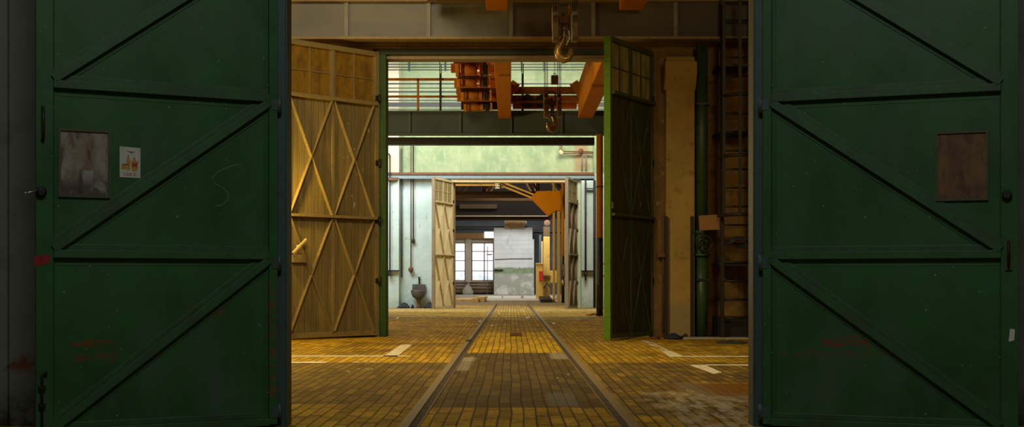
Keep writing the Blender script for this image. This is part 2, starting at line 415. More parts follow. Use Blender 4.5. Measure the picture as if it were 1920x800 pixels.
def front_leaf(h, free, side, label, scuffs, plate_px, plate_mat):
    hv=Vector(h); fv=Vector(free); L=(fv-hv).length; d=(fv-hv)/L
    rz=math.atan2(d.y,d.x)
    root=thing('gate_leaf',label,'gate',(hv.x,hv.y,0),rz,None)
    pm=door_paint('green_gate_paint',scuffs); pr=M['dusty_green']
    s=side
    def yb(a,b): return (min(s*a,s*b),max(s*a,s*b))
    zs=[.035,1.115,2.137,3.16,4.22]
    b=MB(); b.box(.02,L-.02,*yb(-.004,.002),.03,4.24); b.build('sheet',pm,root)
    b=MB(); b.box(L-.10,L,*yb(-.02,.022),.02,4.26); b.box(L-.108,L-.103,*yb(0,.008),.02,4.26); b.build('stile',pm,root,bevel=.003)
    b=MB(); b.box(0,.055,*yb(-.02,.024),.02,4.26); b.box(.058,.066,*yb(0,.010),.02,4.26); b.box(.078,.083,*yb(0,.006),.02,4.26); b.build('stile',pm,root,bevel=.003)
    for i,z in enumerate(zs):
        b=MB(); b.box(.055,L-.10,*yb(0,.036),z-.022,z+.026); b.box(.055,L-.10,*yb(0,.009),z+.026,z+.062)
        if i: b.box(.08,L-.12,*yb(0,.005),z-.066,z-.060)
        b.build('rail',pr,root,bevel=.003)
    for i in range(len(zs)-1):
        z0=zs[i]+.030; z1=zs[i+1]-.026
        p0=Vector((L-.10,s*.018,z0)); p1=Vector((.058,s*.018,z1))
        b=MB(); b.bar(p0,p1,.036,.05,(0,0,1)); 
        t=(p1-p0).normalized(); nrm=Vector((t.z,0,-t.x)); 
        if nrm.z>0: nrm=-nrm
        q0=p0+nrm*.055+t*.08; q1=p1+nrm*.055-t*.02
        q0.y=q1.y=s*.004; b.bar(q0,q1,.007,.006,(0,0,1))
        q0=p0-nrm*.04+t*.02; q1=p1-nrm*.04-t*.05; q0.y=q1.y=s*.005; b.bar(q0,q1,.010,.03,(0,0,1))
        b.build('brace',pr,root,bevel=.002)
    for z in (.10,1.07,2.10,3.2):
        b=MB(); b.cyl((-.014,s*.02,z-.05),(-.014,s*.02,z+.05),.014,12); b.box(-.012,.04,*yb(.018,.028),z-.035,z+.035); b.build('hinge',M['teal'],root)
    x0,x1,y0,y1=plate_px
    ta=leaf_param(x0,h,d); tb=leaf_param(x1,h,d); ta,tb=sorted((ta,tb)); tm=(ta+tb)/2; Ym=h[1]+d.y*tm
    zt=ZA(y0,Ym); zb=ZA(y1,Ym)
    pl=MB(); pl.box(ta,tb,*yb(.002,.008),zb,zt); pl=pl.build('plate',plate_mat,root); pl['label']='rusty bare metal plate'
    fr=MB(); e=.014
    fr.box(ta-e,tb+e,*yb(.002,.018),zt,zt+e); fr.box(ta-e,tb+e,*yb(.002,.018),zb-e,zb); fr.box(ta-e,ta,*yb(.002,.018),zb,zt); fr.box(tb,tb+e,*yb(.002,.018),zb,zt)
    fr.build('plate_frame',M['gategreen'],pl)
    return root,d,L

def scr_extra(t,col,x,z,n):
    m=t.rect(x,z,1.16,1.22,1.545,1.63,.008,n,.05); return t.mix(t.math('MULTIPLY',m,.9),col,(.42,.42,.43))
def dark_low(t,col,x,z,n):
    m=t.math('MULTIPLY',t.ramp(z,1.68,1.5),t.ramp(n,.35,.55)); return t.mix(t.math('MULTIPLY',m,.8),scr_extra(t,col,x,z,n),(.05,.04,.035))
M['plate_l']=rusty_plate('stained_grey_plate',(.30,.29,.25),(.24,.19,.14),(.13,.07,.035),dark_low)
M['plate_r']=rusty_plate('rusty_brown_plate',(.19,.105,.04),(.12,.065,.035),(.085,.04,.025))
hL=(-1.533,YA-.03); fL=(-2.853,7.68)
hR=(1.650,YA-.03); fR=(3.10,7.82)
leafL,dL,LL=front_leaf(hL,fL,1,'dark green steel gate leaf with paper sticker, folded open at near left',
   [(1.02,1.30,.55,.59,1.0),(1.0,1.28,.47,.515,1.0),(.35,.6,.72,.80,.5),(.0,.06,.2,1.0,.55)],(113,202,247,366),M['plate_l'])
leafR,dR,LR=front_leaf(hR,fR,-1,'dark green steel gate leaf with brown rusty plate, folded open at near right',
   [(.38,.68,.53,.60,1.),(.12,.9,.47,.50,.7)],(1758,1849,250,372),M['plate_r'])
# furniture of the left leaf
def leafxz(px,py,h,d):
    t=leaf_param(px,h,d); return t, ZA(py,h[1]+d.y*t)
x,z0=leafxz(79,264,hL,dL); _,z1=leafxz(79,201,hL,dL)
MB().tube([(x,.022,z0),(x,.05,z0+.012),(x,.055,(z0+z1)/2),(x,.05,z1-.012),(x,.022,z1)],.009,10).build('pull_handle',M['dark_steel'],leafL)
x,zl=leafxz(72,360,hL,dL)
lk=MB().lathe([(.03,0),(.034,.012),(.028,.03),(.016,.036)],(x-.01,.02,zl),18,'y').build('lock',M['black'],leafL)
b=MB(); b.tube([(x+.0,.05,zl+.012),(x+.03,.075,zl+.002),(x+.085,.10,zl-.016)],.005,8); b.lathe([(.005,0),(.011,.006),(.011,.014),(.004,.018)],(x+.085,.095,zl-.016),10,'y'); b.build('bolt_lever',M['steel'],lk)
x,zb_=leafxz(77,700,hL,dL)
b=MB(); b.tube([(x-.03,.035,zb_),(x-.006,.04,zb_+.004),(x,.04,zb_-.02),(x,.04,.05)],.008,8); b.box(x-.02,x+.02,.02,.05,zb_-.09,zb_-.07); b.box(x-.02,x+.02,.02,.05,.2,.22); b.build('drop_bolt',M['dark_steel'],leafL)
# peeled strip and red paint on the free stile
x,zr=leafxz(78,486,hL,dL)
b=MB(); b.prism([(x-.043,zr-.02),(x+.045,zr-.045),(x+.045,zr+.02),(x-.043,zr+.03)],'y',.0205,.0235)
b=b.build('paint_patch',paint('chipped_red_paint',(.30,.012,.014),(.12,.01,.01),.5,sc=20),leafL); b['label']='red paint patch'
# chalk scratch, a thin curved line
pts=[(453,307),(430,312),(408,322),(398,333),(404,345),(418,352),(428,362),(426,376),(416,384),(402,387)]
P=[leafxz(a,b_,hL,dL) for a,b_ in pts]
MB().tube([(a,.0022,b_) for a,b_ in P],.0016,5).build('scratch',paint('pale_scratch',(.30,.36,.28),None,.8),leafL)
# right leaf furniture
x,z0=leafxz(1891,500,hR,dR); _,z1=leafxz(1891,453,hR,dR)
b=MB(); b.box(x-.02,x+.02,-.034,-.02,z0-.02,z1+.02); b.build('latch_plate',M['gategreen'],leafR)
MB().tube([(x,-.03,z0),(x,-.06,z0+.01),(x,-.06,z1-.01),(x,-.03,z1)],.008,8).build('pull_handle',M['dark_steel'],leafR)
x,zk=leafxz(1888,366,hR,dR)
MB().lathe([(.02,-.055),(.03,-.045),(.03,-.03),(.018,-.02)],(x,0,zk),14,'y').build('lock',M['black'],leafR)
x,z0=leafxz(1897,640,hR,dR); _,z1=leafxz(1897,617,hR,dR)
o=MB().prism([(x-.018,z0),(x+.014,z0+.01),(x+.018,z1),(x-.01,z1+.004)],'y',-.0235,-.0215).build('paint_chip',M['white'],leafR)

# the sticker on the left leaf
def sticker():
    t0,zt=leafxz(263,276,hL,dL); t1,zb=leafxz(224,332,hL,dL); tm=(t0+t1)/2
    c=Vector((hL[0],hL[1],0))+Vector((dL.x,dL.y,0))*tm; nrm=Vector((-dL.y,dL.x,0))
    loc=c+nrm*.0045+Vector((0,0,zb)); w=abs(t1-t0); hh=zt-zb
    r=thing('sticker','white paper sticker of yellow bottle and jars, on the left green gate leaf','sticker',loc,math.atan2(dL.y,dL.x)+PI)
    # local +x runs to the picture right, -y faces the viewer
    def P(u,v): return (-w/2+u*w, v*hh)
    def patch(poly,y,mat,name,par):
        return MB().prism([P(*p) for p in poly],'y',y-.0004,y).build(name,mat,par)
    pw=paint('yellowed_paper',(.56,.58,.52),(.44,.45,.40),.7,sc=12)
    pap=MB().prism([P(0,0),P(1,-.01),P(1,.97),P(0,1)],'y',-.0012,0).build('paper',pw,r)
    ye=paint('printed_yellow',(.50,.27,.02),(.36,.17,.012),.6,sc=30); rd=paint('printed_red',(.42,.02,.02),(.3,.02,.02),.6); bk=paint('printed_dark',(.04,.045,.04),None,.6)
    for pl in ([(.34,.24),(.50,.24),(.52,.52),(.44,.66),(.43,.72),(.38,.72),(.37,.66),(.31,.52),(.31,.43),(.34,.4)],
               [(.08,.27),(.30,.25),(.32,.42),(.20,.44),(.10,.42),(.07,.35)],
               [(.60,.22),(.72,.20),(.84,.24),(.86,.38),(.80,.54),(.72,.6),(.62,.56),(.56,.46),(.58,.3)]):
        patch(pl,-.0016,ye,'jar_print' if len(pl)<10 else 'bottle_print',pap)
    patch([(.54,.52),(.70,.44),(.90,.53),(.84,.42),(.88,.33),(.72,.37),(.56,.34),(.62,.42)],-.0022,rd,'red_star_print',pap)
    t=NT('red_caption_print'); q=t.noise(t.scale(t.obj(),(1,0,0)),95,1,.5); w_=t.noise(t.obj(),300,2)
    cm=t.out(t.mix(t.ramp(t.math('ADD',q,t.math('MULTIPLY',w_,.25)),.60,.66),(.42,.02,.02),(.5,.48,.44)),.7)
    patch([(.18,.112),(.80,.108),(.80,.142),(.18,.146)],-.0013,cm,'caption_line',pap)
    patch([(.20,.055),(.82,.051),(.82,.085),(.20,.089)],-.0013,cm,'caption_line',pap)
    for nm,pl in (('corkscrew_print',[(.34,.85),(.74,.84),(.60,.82),(.56,.78),(.52,.82),(.38,.835)]),('bottle_cap_print',[(.38,.70),(.44,.70),(.44,.73),(.38,.73)]),('jar_lid_print',[(.12,.41),(.44,.40),(.44,.425),(.12,.435)]),('jar_lid_print',[(.66,.61),(.73,.6),(.73,.64),(.66,.64)])):
        patch(pl,-.0020,bk,nm,pap)
sticker()

# ------------------------------------------------------------------ HALL WALL B (middle) with its gate
YB=21.9
w=MB()
w.box(-8.6,-2.36,YB,YB+.4,0,4.92); w.box(2.44,8.6,YB,YB+.4,0,4.92); w.box(-8.6,8.6,YB,YB+.4,4.92,10)
struct(w.build('wall_middle',M['ochre_dark']))
w=MB(); w.box(XA(1222,21.8),XA(1249,21.8),21.76,21.899,0,4.9)
w.box(XA(1246,21.78),XA(1250,21.78),21.7,21.76,0,4.0)
struct(w.build('trim_3',M['reveal'],bevel=.01))
Yp=21.5
w=MB(); w.box(XA(1249,Yp),XA(1303,Yp),Yp,21.9,0,4.72)          # pilaster with stepped corbel
xa,xb=XA(1245,Yp),XA(1305,Yp)
w.prism([(Yp,ZA(168,Yp)),(Yp-.16,ZA(140,Yp)),(Yp-.16,ZA(117,Yp)),(21.9,ZA(117,Yp)),(21.9,ZA(168,Yp))],'x',xa,xb)
struct(w.build('trim_4',M['ochre'],bevel=.02))
# green steel gate frame
w=MB(); w.box(XA(712,YB),XA(725,YB),YB-.10,YB+.3,0,4.82); w.box(2.36,2.46,YB-.08,YB+.3,0,4.82)
struct(w.build('trim_5',M['jambgreen'],bevel=.005))
w=MB(); w.box(XA(712,YB),2.46,YB-.10,YB+.3,ZA(104,YB),ZA(93,YB)); struct(w.build('trim_6',M['headblack'],bevel=.004))
w=MB(); w.box(XA(725,YB),2.36,YB-.02,YB+.3,ZA(111,YB),ZA(104,YB)); struct(w.build('trim_7',M['tan'],bevel=.004))
w=MB(); w.box(XA(707,YB),XA(712,YB),YB-.12,YB+.1,0,4.86); struct(w.build('trim_8',M['tan'],bevel=.003))

def hall_leaf(hinge, free, label, board, frame, glass, edge, z0=.03, top=4.84, brace_d=.07, bw=.05):
    hv=Vector(hinge); fv=Vector(free); L=(fv-hv).length; d=(fv-hv)/L
    r=thing('gate_leaf',label,'gate',(hv.x,hv.y,0),math.atan2(d.y,d.x))
    zg=3.95; zm=2.01
    MB().box(.05,L-.05,-.03,.012,z0+.03,zg).build('board_panel',board,r)
    b=MB()
    b.box(0,.06,-.05,.045,z0,top); b.box(L/2-.028,L/2+.028,-.03,.03,z0,top)
    for z,hh,dp in ((z0+.04,.08,.045),(zm,.045,.105),(zg,.055,.105),(top-.04,.08,.05)):
        b.box(.06,L-.055,-.045,dp,z-hh/2,z+hh/2)
    b.build('frame',frame,r,bevel=.004)
    MB().box(L-.055,L,-.06,.055,z0-.01,top+.0).build('edge_stile',edge,r,bevel=.004)
    g=MB(); bars=MB()
    for a,c in ((.06,L/2-.028),(L/2+.028,L-.055)):
        m=(a+c)/2; zmid=(zg+top-.05)/2
        g.box(a,c,-.012,-.006,zg+.02,top-.07)
        bars.box(m-.009,m+.009,-.022,.012,zg+.02,top-.07); bars.box(a,c,-.022,.012,zmid-.009,zmid+.009)
        bars.box(a,a+.02,-.022,.02,zg+.02,top-.07); bars.box(c-.02,c,-.022,.02,zg+.02,top-.07)
    g.build('glazing',glass,r); bars.build('glazing_bars',frame,r)
    for a,c in ((.06,L/2),(L/2,L-.055)):
        for za,zc in ((z0+.08,zm-.02),(zm+.02,zg-.03)):
            b=MB(); y=.012+brace_d/2
            b.bar((a+.02,.018,zc),(c-.02,.018,za),bw,.012,(0,1,0))
            dd=Vector((c-a-.04,0,za-zc)).normalized(); up=Vector((-dd.z,0,dd.x)); up=up if up.z>0 else -up; o_=up*(bw*.42)
            b.bar(Vector((a+.02,y,zc))+o_,Vector((c-.02,y,za))+o_,.010,brace_d,(0,1,0)); b.build('brace',frame,r)
            b=MB(); b.bar((c-.02,.018,zc),(a+.02,.018,za),bw,.012,(0,1,0))
            dd=Vector((a-c+.04,0,za-zc)).normalized(); up=Vector((-dd.z,0,dd.x)); up=-up if up.z>0 else up; o_=up*(bw*.42)
            b.bar(Vector((c-.02,y,zc))+o_,Vector((a+.02,y,za))+o_,.010,brace_d,(0,1,0)); b.build('brace',frame,r)
    for z in (.95,1.97,2.95,4.05):
        b=MB(); b.cyl((-.02,.05,z-.07),(-.02,.05,z+.07),.022,12); b.box(-.02,.06,.04,.056,z-.045,z+.045); b.build('hinge',M['dark_steel'],r)
    return r,L,d
hB=(-2.285,21.80); fB=(-3.62,20.52)
leafB,LB,dB=hall_leaf(hB,fB,'tall khaki boarded gate leaf with amber glazing and crossed braces, beside left green gate','' or M['boards'],M['khaki'],M['glass_amber'],M['khaki'])
# latch on the khaki leaf
x,z=leafxz(560,462,hB,dB)
b=MB(); b.box(x-.10,x+.16,.03,.075,z-.26,z-.14); b.build('lock_box',M['khaki'],leafB,bevel=.006)
b=MB(); b.bar((x+.20,.13,z-.11),(x-.06,.13,z+.12),.035,.03,(0,1,0)); b.cyl((x+.06,.05,z+.0),(x+.06,.14,z+.0),.022,12); b.build('latch_lever',M['cream'],leafB,bevel=.004)
hC=(2.395,21.80); fC=(1.527,20.30)
leafC,LC,dC=hall_leaf(hC,fC,'dark green boarded gate leaf with bright green edge, ajar before the pilaster','' or M['boards_dark'],M['gategreen'],M['glass_grey'],M['leafgreen'],brace_d=.02,bw=.03)
MB().box(LC-.055,LC-.025,-.02,.0,4.84,4.9).build('top_pin',M['steel'],leafC)
b=MB(); b.box(LC-.09,LC-.05,.05,.075,2.1,2.2); b.build('latch_plate',M['steel'],leafC)

# runway girders of the travelling cranes
def runway(name,label,Yw,x0,x1,stiff,web_m,fl_m,zb=4.98,zt=5.63,stain=None):
    r=thing(name,label,'beam',(0,Yw,zb))
    def bd(nm,mb,m,par=r): return mb.build(nm,m,par,off=(0,Yw,zb))
    bd('web',MB().box(x0,x1,Yw,Yw+.02,zb+.02,zt),web_m)
    bd('flange',MB().box(x0,x1,Yw-.13,Yw+.13,zt-.045,zt),fl_m)
    bd('flange',MB().box(x0,x1,Yw-.13,Yw+.13,zb-.02,zb+.022),M['tan'] if fl_m is M['dark_steel'] else fl_m)
    for s in stiff: bd('stiffener',MB().box(s-.032,s+.032,Yw-.05,Yw,zb+.022,zt-.045),M['beam_grey'] if Yw<30 else M['beam_green'])
    return r
def web_mat(name,c,c2,cx,cz,shade_right):
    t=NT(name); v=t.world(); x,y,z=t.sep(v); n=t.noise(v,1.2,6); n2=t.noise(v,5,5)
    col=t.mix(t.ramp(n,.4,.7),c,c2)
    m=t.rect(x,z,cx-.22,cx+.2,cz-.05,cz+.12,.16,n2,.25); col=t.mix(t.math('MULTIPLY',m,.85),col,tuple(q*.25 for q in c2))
    if shade_right is not None:
        m=t.ramp(t.math('ADD',x,t.math('MULTIPLY',n,.5)),shade_right,shade_right+.5); col=t.mix(t.math('MULTIPLY',m,.8),col,(.06,.042,.028))  # right part darkened in the colour, for the crane girder's cast shade
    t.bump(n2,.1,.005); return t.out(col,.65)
st=[XA(650,21.35)+1.37*k for k in range(-3,6)]
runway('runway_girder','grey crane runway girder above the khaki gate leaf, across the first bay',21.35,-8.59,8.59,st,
       web_mat('sooted_shaded_grey_web',(.165,.165,.17),(.135,.133,.135),XA(845,21.35),5.42,.0),M['tan'])
YC=35.3
st=[XA(768,YC)+1.397*k for k in range(-3,7)]
runway('runway_girder','green-grey crane runway girder above the far white wall, across the second bay',YC,-8.59,8.59,st,
       web_mat('sooted_green_web',(.058,.084,.086),(.045,.062,.062),XA(890,YC),5.4,None),M['beam_green'])
single(MB().box(-8.4,XA(1114,35.6),35.45,35.75,ZA(272,35.6),ZA(258.3,35.6)),'tie_beam',M['dark_steel'],'dark steel tie beam just below the green-grey runway girder','beam',(0,35.6,4.66))

# ------------------------------------------------------------------ CRANES
def crane(label,yo):
    r=thing('overhead_crane',label,'crane',(0,35+yo,5.4))
    def bd(nm,mb,m,par=None,bevel=0): return mb.build(nm,m,par or r,off=(0,35,5.4),bevel=bevel)
    g=MB(); g.box(-.345,.005,23.6,35.0,5.39,6.30)
    for k in range(4): g.box(-.27+.07*k,-.25+.07*k,27.55,27.75,5.36,5.392)
    bd('girder',g,M['orange'],bevel=.012)
    g=MB(); g.box(1.84,2.235,23.6,35.0,5.40,6.34); bd('girder',g,M['orange'],bevel=.012)
    g=MB(); g.box(-1.5,3.2,35.02,35.10,6.06,6.26); g.box(-.0,1.84,34.95,35.12,5.86,6.02); g.box(0,1.84,34.88,35.14,5.80,5.86); bd('end_carriage',g,M['orange_dirty'],bevel=.008)
    g=MB(); g.box(0.05,1.8,35.05,35.12,5.66,5.80)
    bd('buffer_plate',g,M['maroon'])
    for x in (.45,.85):
        bd('wheel',MB().lathe([(.17,-.03),(.19,-.02),(.19,.02),(.17,.03)],(x,34.95,5.85),20,'y'),M['dark_steel'])
    for sx,xx in ((1,.0),(-1,1.84)):
        g=MB(); g.prism([(xx,6.05),(xx+sx*.17,6.30),(xx+sx*.05,6.38),(xx,6.32)],'y',34.6,34.95); g.prism([(xx,5.95),(xx+sx*.24,6.28),(xx+sx*.16,6.30),(xx,6.1)],'y',34.7,34.9); bd('gusset',g,M['orange'])
    # drive platform left of the girder with its drums
    g=MB()
    for Yq,z in ((28.6,5.97),(30.4,5.86),(32.2,5.78),(33.9,5.68)):
        g.box(-1.40,-.345,Yq-.55,Yq-.46,z-.05,z+.16); 
    g.box(-.56,-.345,27.6,34.9,5.9,5.96);
    bd('drive_frame',g,M['maroon'])
    bd('drive_tray',MB().box(-1.36,-.345,27.0,34.95,6.12,6.16).box(-1.36,-.345,34.9,34.95,5.62,6.12),M['tray'])
    for (xl,xr,ya,yb_,Yq,m) in ((862,903,117,143,29.4,'maroon'),(864,903,147,164,31.2,'maroon'),(871,906,171,189,33.0,'orange_dirty'),(876,908,194,209,34.4,'orange_dirty')):
        a=XA(xl,Yq); c=XA(xr,Yq); zc=ZA((ya+yb_)/2,Yq); rad=(yb_-ya)/2*Yq/F
        o=bd('drum',MB().lathe([(rad*.6,a),(rad,a+.02),(rad,a+.05),(rad*.82,a+.06),(rad*.82,c-.06),(rad,c-.05),(rad,c-.02),(rad*.6,c)],(0,Yq,zc),22,'x'),M[m])
        bd('rope_wrap',MB().lathe([(rad*.86,a+.12+.02*0),(rad*.9,a+.13),(rad*.9,c-.13),(rad*.86,c-.12)],(0,Yq,zc),22,'x'),M['orange_dirty'],o)
        bd('bearing',MB().box(a-.09,a-.01,Yq-.12,Yq+.12,zc-rad*1.05,zc+rad*.7),M['orange'],bevel=.01)
        bd('gear_case',MB().box(c+.02,c+.14,Yq-.14,Yq+.14,zc-rad*.9,zc+rad*.8),M['dark_steel'],bevel=.02)
        bd('side_strap',MB().box(c+.16,c+.21,Yq-.1,Yq+.1,zc-rad*.8,zc+rad*1.1),M['gold'])
    g=MB(); g.box(-.1,2.0,28.2,30.0,6.5,6.62); g.lathe([(.2,.3),(.2,1.5)],(0,29.1,6.8),20,'x'); bd('trolley',g,M['orange_dirty'])
    if yo: r.location.y=35+yo
    return r
cr=crane('orange overhead crane with drums and box girders in the second bay, behind the gate',0)
dup(cr,(-.06,21.05,5.4),'orange overhead crane in the first bay, only two girder ends showing at top edge')

# hook blocks
def hook_block(label,X,Y,zb,topz):
    s=.00833
    r=thing('hook_block',label,'crane hook',(X,Y,zb))
    def p(px,py,y=0): return Vector(((px-1058)*s,y,(118-py)*s))
    # hook
    pts=[(1057,44),(1057,62),(1057,70),(1053,80),(1048,88),(1046,97),(1049,106),(1057,111),(1065,109),(1070,102),(1071,94),(1070,90)]
    rad=[1.14*q for q in (.035,.035,.036,.043,.050,.055,.060,.062,.056,.046,.034,.018)]
    h=MB().tube([p(*q) for q in pts],rad,14).build('hook',M['hook'],r)
    b=MB()
    for py in (53,66): b.lathe([(.045,-.012),(.055,-.008),(.055,.008),(.045,.012)],p(1057,py),16)
    b.build('collar',M['steel'],h)
    MB().tube([p(1066,48,-.05),p(1067,60,-.055),p(1068,74,-.05),p(1061,86,-.04)],.013,8).build('safety_latch',M['steel'],h)
    b=MB(); b.box(*(q for q in (p(1048,0).x,p(1068,0).x)),-.10,.10,p(0,45).z,p(0,33).z); b.lathe([(.035,0),(.035,.06),(.028,.075)],p(1057,33),12); b.build('crosshead',M['rust'],r,bevel=.008)
    for x in (1046,1067): 
        MB().box(p(x-2,0).x,p(x+2,0).x,-.06,.06,p(0,33).z,p(0,10).z).build('strap',M['orange_dirty'],r)
    MB().box(p(1044,0).x,p(1069,0).x,-.03,.03,p(0,11).z,p(0,8).z).build('tie_bar',M['dark_steel'],r)
    for xa,xb in ((1034,1048),(1070,1084)):
        b=MB(); xm=p((xa+xb)/2,0).x
        b.prism([(-.2,p(0,33).z),(.2,p(0,33).z),(.24,p(0,48).z),(.2,p(0,74).z),(.1,p(0,78).z),(-.1,p(0,78).z),(-.2,p(0,74).z),(-.24,p(0,48).z)],'x',p(xa+2,0).x,p(xb-1,0).x)
        hs=b.build('sheave_housing',M['brown_metal'],r,bevel=.01)
        b=MB(); b.lathe([(.17,-.05),(.2,-.045),(.18,0),(.2,.045),(.17,.05)],(xm,0,p(0,36).z),24,'x'); b.build('sheave',M['beam_grey'],hs)
        MB().bar((p(xa+1,0).x,-.245,p(0,80).z),(p(xa+1,0).x,-.225,p(0,33).z),.012,.014).build('guard_edge',M['steel'],hs)
        for k,dx in enumerate((-.035,0,.035)):
            MB().tube([(xm+dx,-.17+.02*k,p(0,36).z),(xm+dx*1.1,-.17+.02*k,topz-zb)],.008,6).build('rope',M['dark_steel'],r)
    return r
hb=hook_block('large steel crane hook block hanging in the foreground bay near the top',XA(1058,20),20,ZA(118,20),6.49)
hb2=dup(hb,(XA(1035,29),29,ZA(248,29)),'distant crane hook block hanging below orange beam in the second bay')
for c in hb2.children:
    if c.name.startswith('hook'): c.rotation_euler=(0,0,math.radians(205))
# little limit box hanging between the far ropes
b=MB(); Yq=28.4; loc=at(1040,158,Yq)
r=thing('limit_weight','small brown box hung on a thin chain between the distant hook ropes','weight',loc)
MB().box(-.08,.08,-.08,.08,0,.19).build('box',M['brown_metal'],r,bevel=.01)
MB().tube([(0,0,.19),(0,0,.24),(0,0,6.495-loc.z)],.006,6).build('chain',M['dark_steel'],r)
MB().tube([(.03*math.cos(a),0,.215+.03*math.sin(a)) for a in [2*PI*k/12 for k in range(12)]],.007,6,closed=True).build('ring',M['dark_steel'],r)

# handrail on the far runway and the conductor lines
Yr=35.38
r=thing('handrail','orange pipe handrail on the far runway, left of the crane drums','railing',(-4,Yr,5.63))
def hb_(nm,mb,m,par=r): return mb.build(nm,m,par,off=(-4,Yr,5.63))
hb_('rail',MB().box(-8,-1.45,Yr-.03,Yr+.03,ZA(151,Yr),ZA(146.5,Yr)),M['orange_dirty'])
hb_('rail',MB().box(-8,-1.3,Yr-.025,Yr+.025,ZA(183,Yr),ZA(179,Yr)),M['orange_dirty'])
for px in (601,692.5,784): hb_('post',MB().box(XA(px-2,Yr),XA(px+2,Yr),Yr-.03,Yr+.03,5.63,ZA(148,Yr)),M['orange'])
def line(py,th,Y,x0,x1,label,mat=None,name='conductor_rail'):
    z=ZA(py,Y); hh=th*Y/F/2
    return single(MB().box(x0,x1,Y-.02,Y+.02,z-hh,z+hh),name,mat or M['black'],label,'rail',(0,Y,z))
Yc=44.2
desc=['topmost','second','third','lowest']
for k,py in enumerate((115.5,120.5,126,131)):
    line(py,1.6,Yc,-8,3.4,f'thin dark conductor rail high on the pale green wall, {desc[k]} of the upper four')
dd=['just under orange top handrail','second below orange top handrail','third below orange top handrail, above orange lower rail','thin, just below orange lower rail','thick and dark, above the girder','thin, lowest, right above the girder']
for k,(py,th) in enumerate(((157,2.6),(165,1.7),(172,3),(188,2),(196,8),(205,1.5))):
    line(py,th,Yc-.3,-8,3.4,f'dark horizontal cable rail {dd[k]}',name='cable_rail')
for k,px in enumerate((767,835,978,1020)):
    Y=Yc-.06; x=XA(px,Y)
    single(MB().box(x-.03,x+.03,Y-.05,Y+.05,ZA(133,Y),ZA(80,Y)),'conductor_hanger',M['dark_steel'],['left dark hanger bar holding conductor rails, first left of crane drums','dark hanger bar holding conductor rails, close left of crane drums','dark hanger bar just right of the left girder','dark hanger bar beside the distant hook ropes'][k],'bracket',(x,Y,ZA(133,Y)))
for k,px in enumerate((826,980)):
    Y=35.3; x=XA(px,Y)
    b=MB(); b.box(x-.03,x+.03,Y-.03,Y+.03,5.63,ZA(138,Y)); b.tube([(x-.02,Y,ZA(138,Y)),(x-.02,Y,ZA(118,Y)),(x-.09,Y,ZA(112,Y))],.012,6); b.tube([(x+.02,Y,ZA(138,Y)),(x+.02,Y,ZA(119,Y))],.012,6)
    single(b,'insulator_post',M['black'],['black insulator post left of the crane drums, crossing orange handrails','black insulator post just right of the left orange girder'][k],'post',(x,Y,5.63))

# ------------------------------------------------------------------ right side of the first bay
def pipe_thing(name,label,mat,base,build):
    r=thing(name,label,'pipe',base); build(r,lambda nm,mb,m,par=None: mb.build(nm,m,par or r,off=base)); return r
Yq=21.55; xg=XA(1316,Yq)
def gp(r,bd):
    bd('lower_pipe',MB().cyl((xg,Yq,0),(xg,Yq,ZA(478,Yq)),.098,18),M['pipegreen'])
    bd('upper_pipe',MB().cyl((xg,Yq,ZA(432,Yq)),(xg,Yq,4.93),.098,18),M['pipegreen'])
    v=bd('valve',MB().lathe([(.10,ZA(480,Yq)),(.145,ZA(480,Yq)),(.145,ZA(476,Yq)),(.10,ZA(474,Yq)),(.12,ZA(462,Yq)),(.14,ZA(452,Yq)),(.12,ZA(444,Yq)),(.10,ZA(440,Yq)),(.145,ZA(438,Yq)),(.145,ZA(433,Yq)),(.10,ZA(431,Yq))],(xg,Yq,0),20),M['pipegreen'])
    c=Vector((xg+.02,Yq-.2,ZA(457,Yq)))
    w=MB(); w.tube([c+Vector((.13*math.cos(a),0,.13*math.sin(a))) for a in [2*PI*k/20 for k in range(20)]],.018,8,closed=True)
    for k in range(4):
        a=k*PI/2+.5; w.tube([c,c+Vector((.13*math.cos(a),0,.13*math.sin(a)))],.012,6)
    w.cyl(c,c+Vector((0,.15,0)),.02,10); bd('handwheel',w,M['dark_steel'],v)
    for z in (.95,3.9): bd('clamp',MB().box(xg-.105,xg+.13,Yq-.11,Yq+.34,z,z+.04),M['dark_steel'])
pipe_thing('standpipe','dark green standpipe with handwheel valve, between pilaster and ladder',None,(xg,Yq,0),gp)
x=XA(1298,21.4); single(MB().box(x-.02,x+.03,21.42,21.49,.02,ZA(405,21.4)),'guard_angle',M['black'],'black upright angle iron along right edge of the pilaster base','angle iron',(x,21.45,0))
x=XA(1240,21.65); 
b=MB(); b.tube([(x+.03,21.66,.05),(x+.03,21.66,ZA(478,21.66)),(x+.03,21.66,ZA(400,21.66))],.02,8); b.box(x-.07,x+.08,21.6,21.7,ZA(482,21.6),ZA(474,21.6))
single(b,'door_stay_pipe',M['rust'],'thin rusty upright pipe beside dark gate leaf hinges','pipe',(x,21.66,0))
x=XA(1250.5,21.4); single(MB().box(x-.02,x+.02,21.43,21.49,ZA(630,21.4),ZA(405,21.4)),'guard_angle',M['black'],'black upright angle iron along left edge of the pilaster base','angle iron',(x,21.45,0))
b=MB(); c=at(1330,417,21.25)
b.box(-.17,.17,-.012,.012,-.125,.125)
o=b.build('plank_sign',None or M['wood'],bevel=.005); o.location=c; o.rotation_euler=(0,math.radians(-3),0); tag(o,'square brown board hung above the green valve beside ladder','board')
